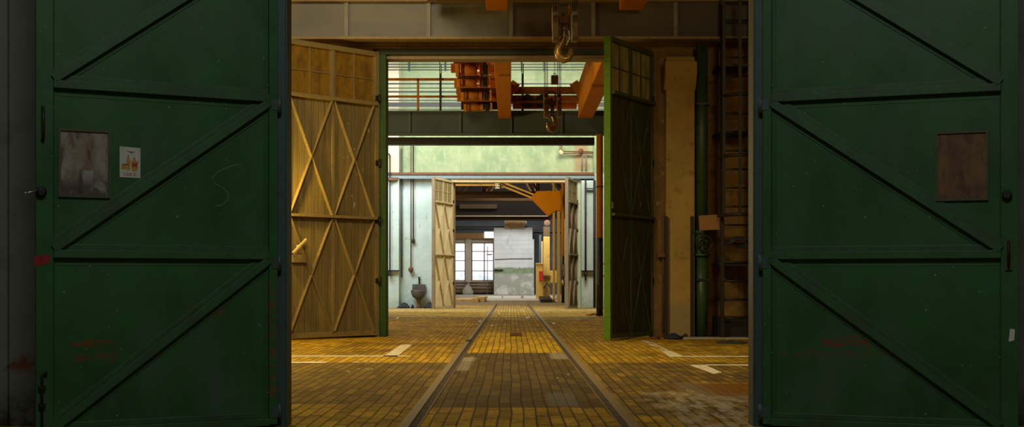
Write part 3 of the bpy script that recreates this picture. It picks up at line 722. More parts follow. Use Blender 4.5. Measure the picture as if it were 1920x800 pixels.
# ladder with safety cage
Yl=21.14; xl=XA(1354,Yl); xr=XA(1407,Yl); xm=(xl+xr)/2
r=thing('wall_ladder','dark steel wall ladder with hooped cage, right of the green standpipe','ladder',(xm,Yl,0))
def ld(nm,mb,m,par=r): return mb.build(nm,m,par,off=(xm,Yl,0))
for x in (xl,xr): ld('stringer',MB().box(x-.032,x+.032,Yl-.03,Yl+.03,.0,6.1),M['dark_steel'])
for k in range(1,20): ld('rung',MB().cyl((xl,Yl,.03+.307*k),(xr,Yl,.03+.307*k),.016,8),M['dark_steel'])
for z in (3.96,2.98,2.02):
    ld('hoop',MB().tube([(xm-.30*math.cos(a),Yl-.55*math.sin(a),z) for a in [PI*k/12 for k in range(13)]],.028,8),M['dark_steel'])
for a in (PI/2-.12,PI*.18,PI*.82):
    x=xm-.30*math.cos(a); y=Yl-.55*math.sin(a); ld('cage_strap',MB().box(x-.025,x+.025,y-.012,y+.012,1.99,5.5),M['dark_steel'])
for z in (1.2,3.4,4.5):
    ld('standoff',MB().box(xl-.05,xr+.05,Yl+.03,YB-.001,z,z+.04),M['dark_steel'])
single(MB().box(xl-.04,xr+.05,21.3,YB-.005,0,.35),'kick_plate',M['dark_steel'],'dark steel plinth box standing under the ladder','box',(xm,21.7,0))
# cable loops hanging on the ladder
c=at(1385,452,21.08); b=MB()
for k in range(5):
    rr=.10+.012*k; b.tube([c+Vector((rr*1.4*math.cos(a)+.02*k,-.02*k,.07*math.sin(a)-.01*k)) for a in [2*PI*j/18 for j in range(18)]],.014,6,closed=True)
single(b,'hose_coil',M['black'],'black hose coil hanging across ladder rungs','hose',c)
x=XA(1347,21.8); single(MB().tube([(x,21.85,ZA(405,21.8)),(x,21.85,5.0)],.018,8),'conduit',M['rust'],'thin brown wall conduit just left of the ladder','pipe',(x,21.85,1.9))
# rags and timber on the floor by the pilaster
for px,py,rx,ry,h_,m,lb,sd in ((1263,635,.15,.26,.10,'bluecloth','dark blue rag heap on the floor at pilaster foot',3),(1228,635,.09,.13,.05,'redcloth','dull red rag beside the dark blue rag heap',5),(1284,633,.06,.12,.07,'darkrag','grey crumpled rag on the right of the blue heap',8),(1375,642,.25,.5,.03,'darkrag','flat dark rag lying on floor in front of the ladder',11)):
    p=at(px,py,YF(py)); p.z=0
    single(MB().heap(p,rx,ry,h_,sd),'rag',M[m],lb,'rag',p)
p0=at(1152,637.5,YF(637.5)); p1=at(1208,629,YF(629)); p0.z=p1.z=.0095
single(MB().bar(p0,p1,.10,.018),'batten',M['palewood'],'pale timber batten on the floor beneath dark green leaf','timber',(p0.x,p0.y,0))
p=at(1318,628,YF(634)); 
single(MB().box(2.8,3.9,20.9,21.35,0,.02),'floor_sill',M['concrete'],'low worn concrete sill on floor in front of standpipe and ladder','sill',(3.3,21,0))

# ------------------------------------------------------------------ rails and floor marks
def rail(xn,xf,inner,label):
    yn,yf=5.5,51.4
    r=thing('track_rail',label,'rail',((xn+xf)/2,(yn+yf)/2,0))
    loc=r.location.copy()
    b=MB(); w=.034
    b.hexa([(xn-w,yn,-.1),(xn+w,yn,-.1),(xf+w,yf,-.1),(xf-w,yf,-.1),(xn-w,yn,.012),(xn+w,yn,.012),(xf+w,yf,.012),(xf-w,yf,.012)])
    b.build('head',M['railsteel'],r,off=loc,bevel=.004)
    a0,a1=(w,w+.055) if inner>0 else (-w-.055,-w)
    b=MB(); b.hexa([(xn+a0,yn,-.05),(xn+a1,yn,-.05),(xf+a1,yf,-.05),(xf+a0,yf,-.05),(xn+a0,yn,.002),(xn+a1,yn,.002),(xf+a1,yf,.002),(xf+a0,yf,.002)])
    b.build('flangeway',M['groove'],r,off=loc)
    e=a1 if inner>0 else a0-.008
    b=MB(); b.hexa([(xn+e,yn,-.05),(xn+e+.008,yn,-.05),(xf+e+.008,yf,-.05),(xf+e,yf,-.05),(xn+e,yn,.008),(xn+e+.008,yn,.008),(xf+e+.008,yf,.008),(xf+e,yf,.008)])
    b.build('guard_strip',M['railsteel'],r,off=loc)
M['railsteel']=paint('worn_rail_steel',(.33,.23,.115),(.19,.115,.05),.5,.15,sc=9)
t=NT('grit_filled_groove'); v=t.world(); n=t.noise(t.scale(v,(1,.4,1)),40,4,.7)
col=t.mix(t.ramp(n,.4,.6),(.03,.026,.02),(.13,.09,.05)); col=t.mix(t.ramp(n,.66,.7),col,(.3,.28,.24)); t.bump(n,.8,.02); M['groove']=t.out(col,.9)
rail(-.70,-.625,1,'left worn steel track rail set flush in the paving')
rail(.812,.745,-1,'right worn steel track rail set flush in the paving')

def mark(name,pts,thr):
    t=NT('worn_white_line'); v=t.world(); n=t.noise(t.scale(v,(1,.4,1)),7,6,.75)
    o=MB(); o.poly([(a,b,.002) for a,b in pts]); col=t.mix(t.ramp(n,.35,.65),(.88,.82,.66),(.66,.57,.40)); t.out(col,.8)
    tr=t.new('ShaderNodeBsdfTransparent'); mx=t.new('ShaderNodeMixShader'); t.l.new(t.ramp(n,thr,thr+.05),mx.inputs[0]); t.l.new(tr.outputs[0],mx.inputs[1]); t.l.new(t.bsdf.outputs[0],mx.inputs[2])
    t.l.new(mx.outputs[0],t.n['Material Output'].inputs[0])
    o=o.build(name,t.m); o['kind']='structure'; return o
def pq(*pp): return [(at(a,b,YF(b)).x,YF(b)) for a,b in pp]
mark('floor_marking',pq((300,668.6),(770,668),(770,666.2),(300,666.4)),.33)
mark('floor_marking',pq((300,681),(610,680.2),(610,677.8),(300,678.2)),.3)
mark('floor_marking',pq((610,680),(720,679.2),(720,678),(610,678)),.5)
mark('floor_marking',pq((718,668),(745,668),(772,646),(752,646)),.36)
mark('floor_marking',pq((752,646),(772,646),(795,630),(780,630)),.55)
mark('floor_marking',pq((1256,669),(1284,668.5),(1258,658),(1240,658)),.3)
mark('floor_marking',pq((1240,658),(1258,658),(1214,637),(1198,637)),.47)
mark('floor_marking',pq((1284,669),(1640,669),(1640,667),(1280,667)),.28)
mark('floor_marking',pq((1325,685),(1640,685),(1640,683),(1322,683)),.3)
mark('floor_marking',pq((1338,701),(1354,698),(1322,684),(1292,684)),.33)
mark('floor_marking',pq((640,700),(690,700),(712,683),(676,685)),.56)
mark('floor_marking',pq((1340,710),(1390,708),(1362,699),(1336,701)),.56)

# litter
for px,py,s,m,lb in ((901,604,.055,'white','white scrap beside the left rail, nearer of two'),(923,611,.05,'white','white scrap between the rails just right of the left rail scrap'),(991,596,.07,'white','white scrap on a dark joint between the far rails'),(1039,607,.06,'white','white scrap just outside right rail'),(879,641,.05,'darkrag','dark lump of iron on the left rail at the bright yellow blocks'),(936,588,.05,'white','small white scrap on the inner side of left rail, farthest out'),(1066,703,.014,'white','tiny white pebble between rails near the right rail'),(1045,709,.014,'white','tiny white pebble left of the other pebble near right rail'),(747,597,.06,'white','white scrap on the cross joint left of far tracks'),(1420,735,.05,'darkrag','dark lump lying on the rust stain by right gate')):
    p=at(px,py,YF(py)); p.z=0.016 if px in (879,901) else 0.004
    single(MB().heap(p,s,s*1.6,s*.5,int(px),8,3),'scrap',M[m],lb,'scrap',p)
p=at(967,629,YF(629)); single(MB().box(p.x-.10,p.x+.10,p.y-.25,p.y+.25,.003,.05),'wood_block',M['rust'],'small brown wooden block lying between the rails','block',(p.x,p.y,0))
p=at(1107,591,YF(591)); b=MB(); b.tube([p+Vector((-.1,0,.02)),p+Vector((0,-.2,.02)),p+Vector((.12,.1,.05)),p+Vector((.2,-.1,.02))],.03,6); single(b,'strap',M['orange_dirty'],'orange strap lying on the floor beside the orange downpipe','strap',(p.x,p.y,0))

# ------------------------------------------------------------------ second bay: orange downpipe
Yo=34.7; xo=XA(1124.5,Yo)
def op(r,bd):
    bd('upper_pipe',MB().cyl((xo,Yo,ZA(446,Yo)),(xo,Yo,4.92),.09,18),M['orange'])
    bd('lower_pipe',MB().cyl((xo,Yo,0),(xo,Yo,ZA(446,Yo)),.094,18),M['dark_steel'])
    bd('collar',MB().lathe([(.092,ZA(352,Yo)),(.10,ZA(351,Yo)),(.10,ZA(349,Yo)),(.092,ZA(348,Yo))],(xo,Yo,0),18),M['rust'])
    bd('marking',MB().box(xo-.093,xo-.03,Yo-.1,Yo-.05,ZA(533,Yo),ZA(500,Yo)),M['beam_green'])['label']='pale green patch'
    bd('handle',MB().tube([(xo+.08,Yo-.05,ZA(494,Yo)),(xo+.14,Yo-.08,ZA(496,Yo)),(xo+.12,Yo-.08,ZA(516,Yo)),(xo+.08,Yo-.05,ZA(518,Yo))],.016,8),M['rust'])
pipe_thing('downpipe','orange downpipe with black lower half, left of dark green gate leaf',None,(xo,Yo,0),op)

# ------------------------------------------------------------------ WALL C (back wall)
Yk=44.9; s=Yk/F
w=MB(); xl0=XA(852,Yk); xr0=XA(1066,Yk); zt=ZA(340,Yk)
w.box(-8.6,xl0,Yk,Yk+.4,0,10); w.box(xr0,8.6,Yk,Yk+.4,0,10); w.box(xl0,xr0,Yk,Yk+.4,zt,10)
struct(w.build('wall_back',M['backwall']))
Ypl=44.55
w=MB(); w.box(XA(690,Ypl),XA(748,Ypl),Ypl,Yk,0,9.5); w.box(XA(1090,Ypl),XA(1113,Ypl),Ypl,Yk,0,ZA(338,Ypl)); w.box(XA(1113,Ypl),XA(1170,Ypl),Ypl+.1,Yk,0,9.5)
struct(w.build('trim_9',M['backwall'],bevel=.015))
w=MB(); w.box(XA(1079.5,Ypl),XA(1090,Ypl),Ypl+.15,Yk,0,ZA(334,Ypl)); struct(w.build('trim_10',M['green_plaster'],bevel=.01))
# lintel over the far gate: rusty pipe and blue-grey channel
r=thing('gate_lintel','blue-grey steel lintel with rust-red top, across white wall above the far gate','lintel',(0,44.6,4.4))
def gl(nm,mb,m): return mb.build(nm,m,r,off=(0,44.6,4.4))
gl('top_pipe',MB().box(-4.5,2.9,44.48,44.88,ZA(327.5,44.5),ZA(323,44.5)),M['rust'])
gl('channel',MB().box(-4.5,2.9,44.52,44.9,ZA(334.5,44.5),ZA(328.5,44.5)),paint('blue_grey_steel',(.20,.26,.28),(.12,.15,.16),.5))
gl('head_board',MB().box(XA(846,44.6),XA(1067,44.6),44.6,45.2,ZA(341,44.6),ZA(335,44.6)),M['cream'])
w=MB(); w.box(XA(1061,Yk),XA(1068,Yk),Yk-.1,Yk+.3,0,zt); w.box(XA(848,Yk),XA(853.5,Yk),Yk-.08,Yk+.3,0,zt); struct(w.build('trim_11',M['tan']))

hD=(XA(848,44.75),44.72); fD=(-2.60,42.9)
_k=(zt-.0)/4.84
leafD,LD,dD=hall_leaf(hD,fD,'pale khaki braced gate leaf of the far opening, right of the sink','' or M['boards_pale'],M['khaki_pale'] if 'khaki_pale' in M else paint('pale_khaki_frame',(.62,.49,.27),(.45,.34,.17),.6),M['glass_pale'],M['tan'])
leafD.scale=(1,1,_k)
hE=(XA(1080,44.72),44.70); fE=(1.87,42.9)
leafE,LE,dE=hall_leaf(hE,fE,'dark brown gate leaf of the far opening seen nearly edge on, at right','' or M['boards_dark'],M['tan'],M['glass_grey'],paint('grey_brown_edge',(.20,.17,.11),(.13,.11,.07),.7))
leafE.scale=(1,1,_k)

def wpipe(label,px,y0,y1,m='dark_steel',rad=.022,Y=44.75,extra=None,name='wall_pipe',parts=None):
    x=XA(px,Y); base=(x,Y,ZA(y1,Y))
    r=thing(name,label,'pipe',base)
    b=MB(); b.tube([(x,Y,ZA(y1,Y)),(x,Y,ZA(y0,Y))],rad,8)
    b.build('tube',M[m],r,off=base)
    if parts: parts(x,Y,lambda nm,mb,mm: mb.build(nm,M[mm],r,off=base))
    return r
Yg=44.4
def pa(x,Y,bd):
    bd('gooseneck',MB().tube([(x,Y,ZA(292,Y)),(x-.02,Y,ZA(289,Y)),(x-.07,Y,ZA(288,Y)),(x-.12,Y,ZA(290,Y)),(x-.2,Y,ZA(292,Y))],.025,8),'dark_steel')
    bd('bracket',MB().box(x-.12,x+.32,Y-.02,Y+.14,ZA(508,Y),ZA(506,Y)),'black')
    bd('tap',MB().box(x-.05,x+.04,Y-.06,Y+.04,ZA(517,Y),ZA(509,Y)),'black'); bd('lever',MB().box(x-.02,x+.14,Y-.05,Y-.02,ZA(516,Y),ZA(514.5,Y)),'black')
wpipe('dark tap pipe on white pilaster at the far left, beside green jamb',731,292,512,'dark_steel',.024,Yg,parts=pa)
wpipe('dark strip drawn as the shaded gap right of the white pilaster',753,278,520,'beam_green',.03,44.8)  # no pipe here: a dark tube drawn for the shaded gap
def pb(x,Y,bd):
    bd('valve',MB().lathe([(.02,-.1),(.06,-.07),(.09,-.02),(.09,.03),(.05,.08),(.02,.1)],(x,Y-.03,ZA(505,Y)),14),'rust'); bd('nozzle',MB().box(x-.03,x+.03,Y-.05,Y+.02,ZA(512,Y),ZA(506,Y)),'rust')
wpipe('longer rusty wall pipe above the sink, ending in round valve',770.5,272,505,'rust',.02,44.78,parts=pb)
def pc(x,Y,bd): bd('end_fitting',MB().lathe([(.02,-.1),(.06,-.06),(.06,.03),(.02,.08)],(x,Y,ZA(451,Y)),12),'black')
wpipe('shorter dark wall pipe right of the rusty one above the sink',775,272,452,'dark_steel',.02,44.78,parts=pc)
def pd(x,Y,bd):
    bd('bracket',MB().box(XA(1090,Y),XA(1113,Y),Y-.02,Y+.14,ZA(508.5,Y),ZA(506.5,Y)),'black'); bd('upper_bracket',MB().box(x,XA(1117,Y),Y-.02,Y+.1,ZA(354,Y),ZA(352.5,Y)),'black')
    bd('tap',MB().lathe([(.01,-.25),(.03,-.2),(.03,-.1),(.06,-.06),(.06,.02),(.03,.06)],(x,Y-.02,ZA(513,Y)),10),'black')
wpipe('black tap pipe on white pilaster at right, left of orange downpipe',1098,336,512,'black',.03,Yg,parts=pd)
wpipe('tall black corner pipe hugging the orange downpipe on its left',1114.8,338,576,'black',.045,44.4)
# upper right red-brown pipe run
Y=44.7; b=MB()
b.tube([at(1053,272,Y),at(1053,281,Y),at(1058,284,Y),at(1090,284,Y),at(1116,285,Y)],.022,8); b.tube([at(1050,272,Y),at(1050,286,Y),at(1060,288,Y),at(1085,286.5,Y),at(1116,288,Y)],.018,8)
b2=at(1050,286,Y)
r=thing('pipe_run','red-brown double pipe run high on the pale green wall at right','pipe',b2)
b.build('tubes',M['rust'],r,off=b2)
MB().lathe([(.02,-.05),(.09,-.03),(.09,.03),(.02,.05)],at(1089,283,Y),14,'y').build('junction_box',M['rust'],r,off=b2)
b=MB(); b.box(-.07,.07,-.04,.04,-.06,.06); o=b.build('wall_box',M['cream'],r); o.location=at(1052,285,Y-.05)-b2; o.rotation_euler=(0,.7,0)
Y=44.5; single(MB().tube([at(1091,321,Y),at(1091,296,Y),at(1094,291,Y),at(1099,293,Y),at(1099,321,Y)],.025,8),'vent_pipe',M['beam_grey'],'grey looped vent pipe under the red-brown pipe run','pipe',at(1091,321,Y))
single(MB().box(XA(727,44.4),XA(746,44.4),44.3,44.55,ZA(338,44.4),ZA(333,44.4)),'bracket_shelf',M['rust'],'rusty bracket block on top of the white left pilaster','bracket',at(736,338,44.4))
# sink
Y=44.5; xs=XA(784.5,Y)
r=thing('sink','grimy wall sink with back panel on a pipe pedestal, left of the far gate','sink',(xs,Y,0))
def sk(nm,mb,m,par=None): return mb.build(nm,m,par or r,off=(xs,Y,0))
sk('back_panel',MB().box(xs-.235,xs+.225,Y+.28,Y+.36,.60,.83),M['sinkm'])
b=MB(); rings=[]
for f,zz in ((1.0,.63),(1.02,.60),(.95,.5),(.78,.40),(.45,.33),(.12,.31)):
    rings.append([b.bm.verts.new((xs+.265*f*math.cos(a),Y+.05+.24*f*math.sin(a),zz)) for a in [2*PI*k/22 for k in range(22)]])
inner=[[b.bm.verts.new((xs+.265*f*math.cos(a),Y+.05+.24*f*math.sin(a),zz)) for a in [2*PI*k/22 for k in range(22)]] for f,zz in ((.92,.63),(.85,.5),(.4,.40))]
seq=inner[::-1]+rings
for A,B in zip(seq,seq[1:]):
    for k in range(22): b.bm.faces.new([A[k],A[(k+1)%22],B[(k+1)%22],B[k]]).smooth=True
b.bm.faces.new(seq[0]); b.bm.faces.new(seq[-1])
sk('basin',b,M['sinkm'])
sk('pedestal',MB().lathe([(.09,0),(.07,.06),(.05,.1),(.05,.24),(.09,.28),(.10,.34)],(xs,Y+.08,0),14),M['rust'])
tp=sk('tap',MB().tube([(xs-.0,Y+.34,.83),(xs,Y+.34,1.05),(xs,Y+.26,1.06),(xs,Y+.2,1.0)],.022,8),M['black']); sk('tap_handle',MB().box(xs-.05,xs+.05,Y+.32,Y+.36,1.06,1.09),M['black'],tp)
for px,rx,h_,m,lb,sd in ((757,.24,.19,'darkrag','dark rubbish bag on the floor left of the sink pedestal',21),(807,.22,.22,'darkrag','dark rubbish bag on the floor right of the sink pedestal',22),(773.5,.06,.13,'bluecloth','small blue bundle leaning at the sink pedestal',23)):
    p=Vector((XA(px,44.55),44.55,0)); single(MB().heap(p,rx,.22,h_,sd,16,6),'rubbish_bag',M[m],lb,'rubbish',p)

# ------------------------------------------------------------------ THIRD BAY
YD=70.0
def pierpaint():
    t=NT('white_over_green_brick'); v=t.world(); x,y,z=t.sep(v); n=t.noise(v,1.6,7,.7); n2=t.noise(v,5,6,.7)
    bt=t.new('ShaderNodeTexBrick'); t.l.new(t.comb(x,z,0.0),bt.inputs['Vector']); bt.inputs['Scale'].default_value=1
    bt.inputs['Brick Width'].default_value=1.9; bt.inputs['Row Height'].default_value=.24; bt.inputs['Mortar Size'].default_value=.012
    bt.inputs['Color1'].default_value=(1,1,1,1); bt.inputs['Color2'].default_value=(.94,.94,.94,1); bt.inputs['Mortar'].default_value=(.74,.76,.78,1)
    up=t.mix(.8,t.mix(t.ramp(n,.4,.65),(.70,.74,.76),(.60,.64,.67)),bt.outputs[0],'MULTIPLY')
    low=t.mix(t.ramp(n,.45,.6),(.36,.39,.34),(.62,.64,.61))
    e=t.math('ADD',z,t.math('MULTIPLY',t.math('SUBTRACT',n2,.5),.25))
    grn=t.mix(t.ramp(n2,.4,.6),(.20,.27,.16),(.30,.36,.25))
    col=t.mix(t.ramp(e,1.62,1.68),grn,up); col=t.mix(t.ramp(e,1.38,1.28),col,low)
    sx=t.math('SUBTRACT',x,t.math('MULTIPLY',z,.22)); m=t.math('MULTIPLY',t.rect(sx,z,-.88,-.78,2.9,3.9,.06,n2,.15),t.ramp(n,.35,.6)); col=t.mix(t.math('MULTIPLY',m,.5),col,(.3,.22,.12))
    t.bump(n2,.3,.02); return t.out(col,.85,0,.2)
zpl=.27
struct(MB().box(-9,9,67.2,72,0,zpl-.06).build('floor_platform',M['concrete']))
w=MB(); w.box(-9,9,YD,YD+.3,2.2+1.35,10); w.box(-9,9,YD,YD+.3,0,.9); w.box(-9,XA(820,YD),YD,YD+.3,.9,3.6); w.box(XA(926,YD),9,YD,YD+.3,.9,3.6)
t=NT('dark_grey_far_wall'); v=t.world(); x,y,z=t.sep(v); n=t.noise(v,1,5)
struct(w.build('wall_far',t.out(t.mix(t.ramp(z,4.3,4.4),t.mix(t.ramp(n,.4,.7),(.085,.095,.11),(.06,.065,.075)),(.022,.015,.01)),.85)))
w=MB(); w.box(XA(873,YD),XA(883.5,YD),YD-.3,YD+.25,zpl,3.3); w.box(XA(845,YD),XA(926,YD),YD-.12,YD+.25,ZA(455,YD),ZA(447,YD)); w.box(XA(845,YD),XA(926,YD),YD-.15,YD+.25,zpl,ZA(526,YD))
struct(w.build('trim_12',M['concrete']))
t=NT('daylit_frosted_glass'); v=t.world(); n=t.noise(v,2,4); x,y,z=t.sep(v)
e=t.new('ShaderNodeEmission'); t.set(e.inputs[0],t.mix(t.math('MULTIPLY',t.ramp(z,1.55,1.35),t.ramp(n,.35,.6)),(.95,.97,1.),(.55,.6,.68))); e.inputs[1].default_value=1.45
t.l.new(e.outputs[0],t.n['Material Output'].inputs[0]); M['daylight']=t.m
for k,(xa,xb,cols) in enumerate(((832,873,(852,)),(884,926,(908,)))):
    w=MB(); Y=YD-.02
    w.box(XA(xa,Y),XA(xb,Y),Y+.06,Y+.07,ZA(526,Y),ZA(455,Y)); g=struct(w.build(f'window_{k+1}',M['daylight']))
    w=MB(); 
    for c in (xa+.8,)+cols+(xb-.8,): w.box(XA(c-.95,Y),XA(c+.95,Y),Y-.03,Y+.04,ZA(526,Y),ZA(455,Y))
    for rr in (455.6,471,488.5,507.5,525.4): w.box(XA(xa,Y),XA(xb,Y),Y-.03,Y+.04,ZA(rr+.7,Y),ZA(rr-.7,Y))
    f=w.build('window_frame',M['rust'],g)
w=MB(); Y=69.5; w.box(XA(908,Y),XA(925.5,Y),Y,Y+.06,ZA(446,Y),ZA(434,Y)); struct(w.build('window_3',M['daylight']))
single(MB().box(-5,XA(926,69.7),69.6,69.85,ZA(447,69.7),ZA(437,69.7)),'far_beam',paint('brown_yellow_beam',(.30,.16,.04),(.2,.1,.02),.6),'brown-yellow beam above the far windows','beam',(-3,69.7,ZA(447,69.7)))
single(MB().tube([(-6,69.6,ZA(425,69.6)),(XA(990,69.6),69.6,ZA(425,69.6))],.035,8),'wall_pipe',M['black'],'thin dark horizontal pipe across the grey far wall, left of the sign','pipe',(-3,69.6,ZA(425,69.6)))
# radiators of ribbed tubes
for k,(xa,xb,lb) in enumerate(((835,878,'brown ribbed tube radiator under the left far window'),(880,925,'brown ribbed tube radiator under the right far window'))):
    Y=69.3; base=(XA((xa+xb)/2,Y),Y,zpl); r=thing('radiator',lb,'radiator',base)
    for py in (530,535.5,541,546): MB().cyl((XA(xa,Y),Y,ZA(py,Y)),(XA(xb,Y),Y,ZA(py,Y)),.06,10).build('tube',M['radiator'],r,off=base)
    b=MB()
    for q in (xa+1,xb-1): b.box(XA(q-.5,Y),XA(q+.5,Y),Y-.03,Y+.03,zpl-.06,ZA(528,Y))
    b.build('support',M['dark_steel'],r,off=base)
Y=68.9; c=at(877,546,Y); c.z=zpl-.06; single(MB().heap(c,.3,.2,.62,31,14,6),'sack',paint('grey_sack',(.35,.33,.28),(.15,.13,.1),.9,sc=9),'grey lumpy sack on the platform before far window mullion','sack',c)
# white wall pier / panel
Y=68.6; b=MB(); b.prism([(XA(926,Y),.21),(XA(1001.5,Y),.21),(XA(1001.5,Y),ZA(448,Y)),(XA(998.5,Y),ZA(448,Y)),(XA(998.5,Y),ZA(426,Y)),(XA(926,Y),ZA(426.5,Y))],'y',Y,Y+.5)
struct(b.build('wall_pier',pierpaint(),bevel=.02))
single(MB().tube([at(928,486,68.55),at(960,484.6,68.55),at(998,484.4,68.55)],.02,6),'wall_rod',M['beam_grey'],'thin grey rod across the white pier','rod',at(960,486,68.55))
single(MB().tube([at(927,506,68.5),at(943,506,68.5)],.04,6),'wall_stub',M['dark_steel'],'short dark iron stub at left edge of the white pier','bracket',at(930,506,68.5))
# sign above it
Y=68.3; loc=at(965,427,Y); r=thing('hanging_sign','small brown signboard with dark lettering above the white pier','sign',loc)
wS=XA(983.5,Y)-XA(945,Y); hS=ZA(413,Y)-ZA(427.5,Y)
MB().box(-wS/2,wS/2,0,.05,0,hS).build('board',paint('brown_signboard',(.38,.22,.08),(.24,.12,.04),.7,sc=3),r,bevel=.01)
def text(body,size,w,loc,mat,parent,name):
    cu=bpy.data.curves.new('t','FONT'); cu.body=body; cu.size=size; cu.align_x='CENTER'; cu.align_y='CENTER'; cu.extrude=.004; cu.resolution_u=2
    o=bpy.data.objects.new('t',cu); COL.objects.link(o); bpy.context.view_layer.update()
    dg=bpy.context.evaluated_depsgraph_get(); me=bpy.data.meshes.new_from_object(o.evaluated_get(dg)); k=w/max(o.dimensions.x,1e-3)
    bpy.data.objects.remove(o); me.name=name; me.materials.clear(); me.materials.append(mat)
    q=bpy.data.objects.new(name,me); COL.objects.link(q); q.parent=parent; q.location=loc; q.rotation_euler=(PI/2,0,0); q.scale=(k,1,1); return q
text('SZEKRÉNY JAV.',.20,wS*.86,(0,-.006,hS*.60),M['black'],r,'lettering')
random.seed(3); u=-.32
while u<.42: wd=random.uniform(.03,.07); MB().box(u,u+wd,-.008,0,.02,.07).build('worn_letter',M['black'],r); u+=wd+.035
MB().tube([(wS/2+.03,-.05,hS*.9),(wS/2+.09,-.05,hS*.7),(wS/2+.04,-.05,hS*.5)],.03,6).build('lamp_hook',M['white'],r)
MB().box(-wS/2+.05,-wS/2+.08,.05,.4,hS*.3,hS*.35).build('bracket',M['dark_steel'],r)
# ladder pole by the far window
Y=68.7; base=at(914,549,Y); base.z=.21; r=thing('standing_pole','thin pale pole with a small crossbar standing before the right far window','pole',base)
MB().tube([(XA(914,Y),Y,.21),(XA(914,Y),Y,ZA(462,Y))],.02,6).build('shaft',M['beam_grey'],r,off=base)
MB().box(XA(913,Y),XA(923,Y),Y-.02,Y+.02,ZA(478,Y),ZA(476,Y)).build('crossbar',M['rust'],r,off=base)
# platform kerb: three white stones
for k,(a,b_,lb) in enumerate(((914,941,'left white-painted kerb block before the platform'),(943,977,'middle white-painted kerb block before the platform'),(982,1006,'right white-painted kerb block before the platform'),(1008,1043,'white-painted kerb block behind the dark ramp plate'))):
    single(MB().box(XA(a,66.9),XA(b_,66.9),66.8,67.18,0,.16),'kerb_block',M['white'],lb,'kerb',(XA(a,66.9),66.9,0),bevel=.02)
single(MB().box(-1.55,1.4,58.5,66,0,.05),'floor_slab',M['concrete'],'pale concrete slab on the floor beyond the rail ends','slab',(0,62,0),bevel=.02)
for k,(a,b_,ya,h_,lb) in enumerate(((885,897,566.5,.16,'front pale timber beam of stack left of far slab'),(893,909,566,.22,'second pale timber beam of stack beside the far slab'),(852,886,565,.10,'long pale timber plank on floor below the far left window'))):
    Y=YF(ya); single(MB().box(XA(a,Y),XA(b_,Y),Y,Y+5,0,h_),'timber_beam',M['palewood'],lb,'timber',(XA(a,Y),Y,0),bevel=.01)
Y=YF(567); b=MB(); b.prism([(Y,0),(Y,.14),(Y+4,.24),(Y+4,0)],'x',XA(1014,Y),XA(1036,Y)); single(b,'ramp_plate',M['dark_steel'],'dark ramp block lying right of the pale slab','ramp',(XA(1020,Y),Y,0))

# yellow machinery at the right
Y=62; 
def col(px0,px1,py0,py1,Y,m,label,name,cat,d=.25,extra=None):
    base=(XA((px0+px1)/2,Y),Y,max(0,ZA(py1,Y)))
    r=thing(name,label,cat,base); MB().box(XA(px0,Y),XA(px1,Y),Y,Y+d,base[2],ZA(py0,Y)).build('body',M[m],r,off=base,bevel=.015)
    if extra: extra(lambda nm,mb,mm: mb.build(nm,M[mm],r,off=base,bevel=.006))
    return r
Y=60
col(1019,1031,443,570,63.5,'yellow','tall yellow machine column with green-brown head, right of white pier','machine_column','machine',.3,
   lambda bd:(bd('head',MB().box(XA(1019,63.5),XA(1031,63.5),63.5,63.8,ZA(442,63.5),ZA(425,63.5)),'brown_metal'),bd('pulley',MB().lathe([(.05,-.1),(.16,-.08),(.16,.08),(.05,.1)],(XA(1026,63.5),63.6,ZA(418,63.5)),16,'y'),'rust'),
              bd('clamp',MB().box(XA(1017,63.5),XA(1032,63.5),63.43,63.83,ZA(520,63.5),ZA(516,63.5)),'rust'),bd('crank',MB().tube([at(1020,540,63.4),at(1026,530,63.4),at(1031,538,63.4)],.05,8),'rust')))
col(1005,1018,494,570,62.8,'yellow','low yellow cabinet with red box at the foot of machine column','yellow_cabinet','cabinet',.4,
   lambda bd:(bd('red_box',MB().box(XA(1010.5,62.7),XA(1018.5,62.7),62.6,62.8,ZA(526,62.7),ZA(508,62.7)),'red'),bd('top_cap',MB().box(XA(1004.5,62.8),XA(1018.5,62.8),62.75,63.25,ZA(495,62.8),ZA(493,62.8)),'gold')))
col(1031,1044,507,530,63.5,'yellow','yellow box bracket between the two yellow columns','bracket_box','box',.3)
col(1011,1015,440,570,64.5,'beam_green','thin green upright post left of the yellow machine column','green_post','post',.12)
col(1015,1018,452,570,64.2,'cream','thin cream upright pipe left of the yellow machine column','cream_post','post',.1)
col(1036.5,1041,340,573,57,'yellow','slim tall yellow stanchion left of the pale yellow one','stanchion','post',.15)
col(1045,1050.5,395,573,56.5,'yellow','shorter yellow stanchion just left of the orange vertical pipe','stanchion','post',.12)
Y=55; x=XA(1056,Y); 
pipe_thing('vertical_pipe','orange vertical pipe inside the far gate, in front of orange plate',None,(x,Y,0),lambda r,bd:(bd('upper_pipe',MB().cyl((x,Y,ZA(480,Y)),(x,Y,5.3),.075,14),M['orange']),bd('lower_pipe',MB().cyl((x,Y,0),(x,Y,ZA(480,Y)),.078,14),M['dark_steel'])))
Y=54; x2=XA(1061,Y)
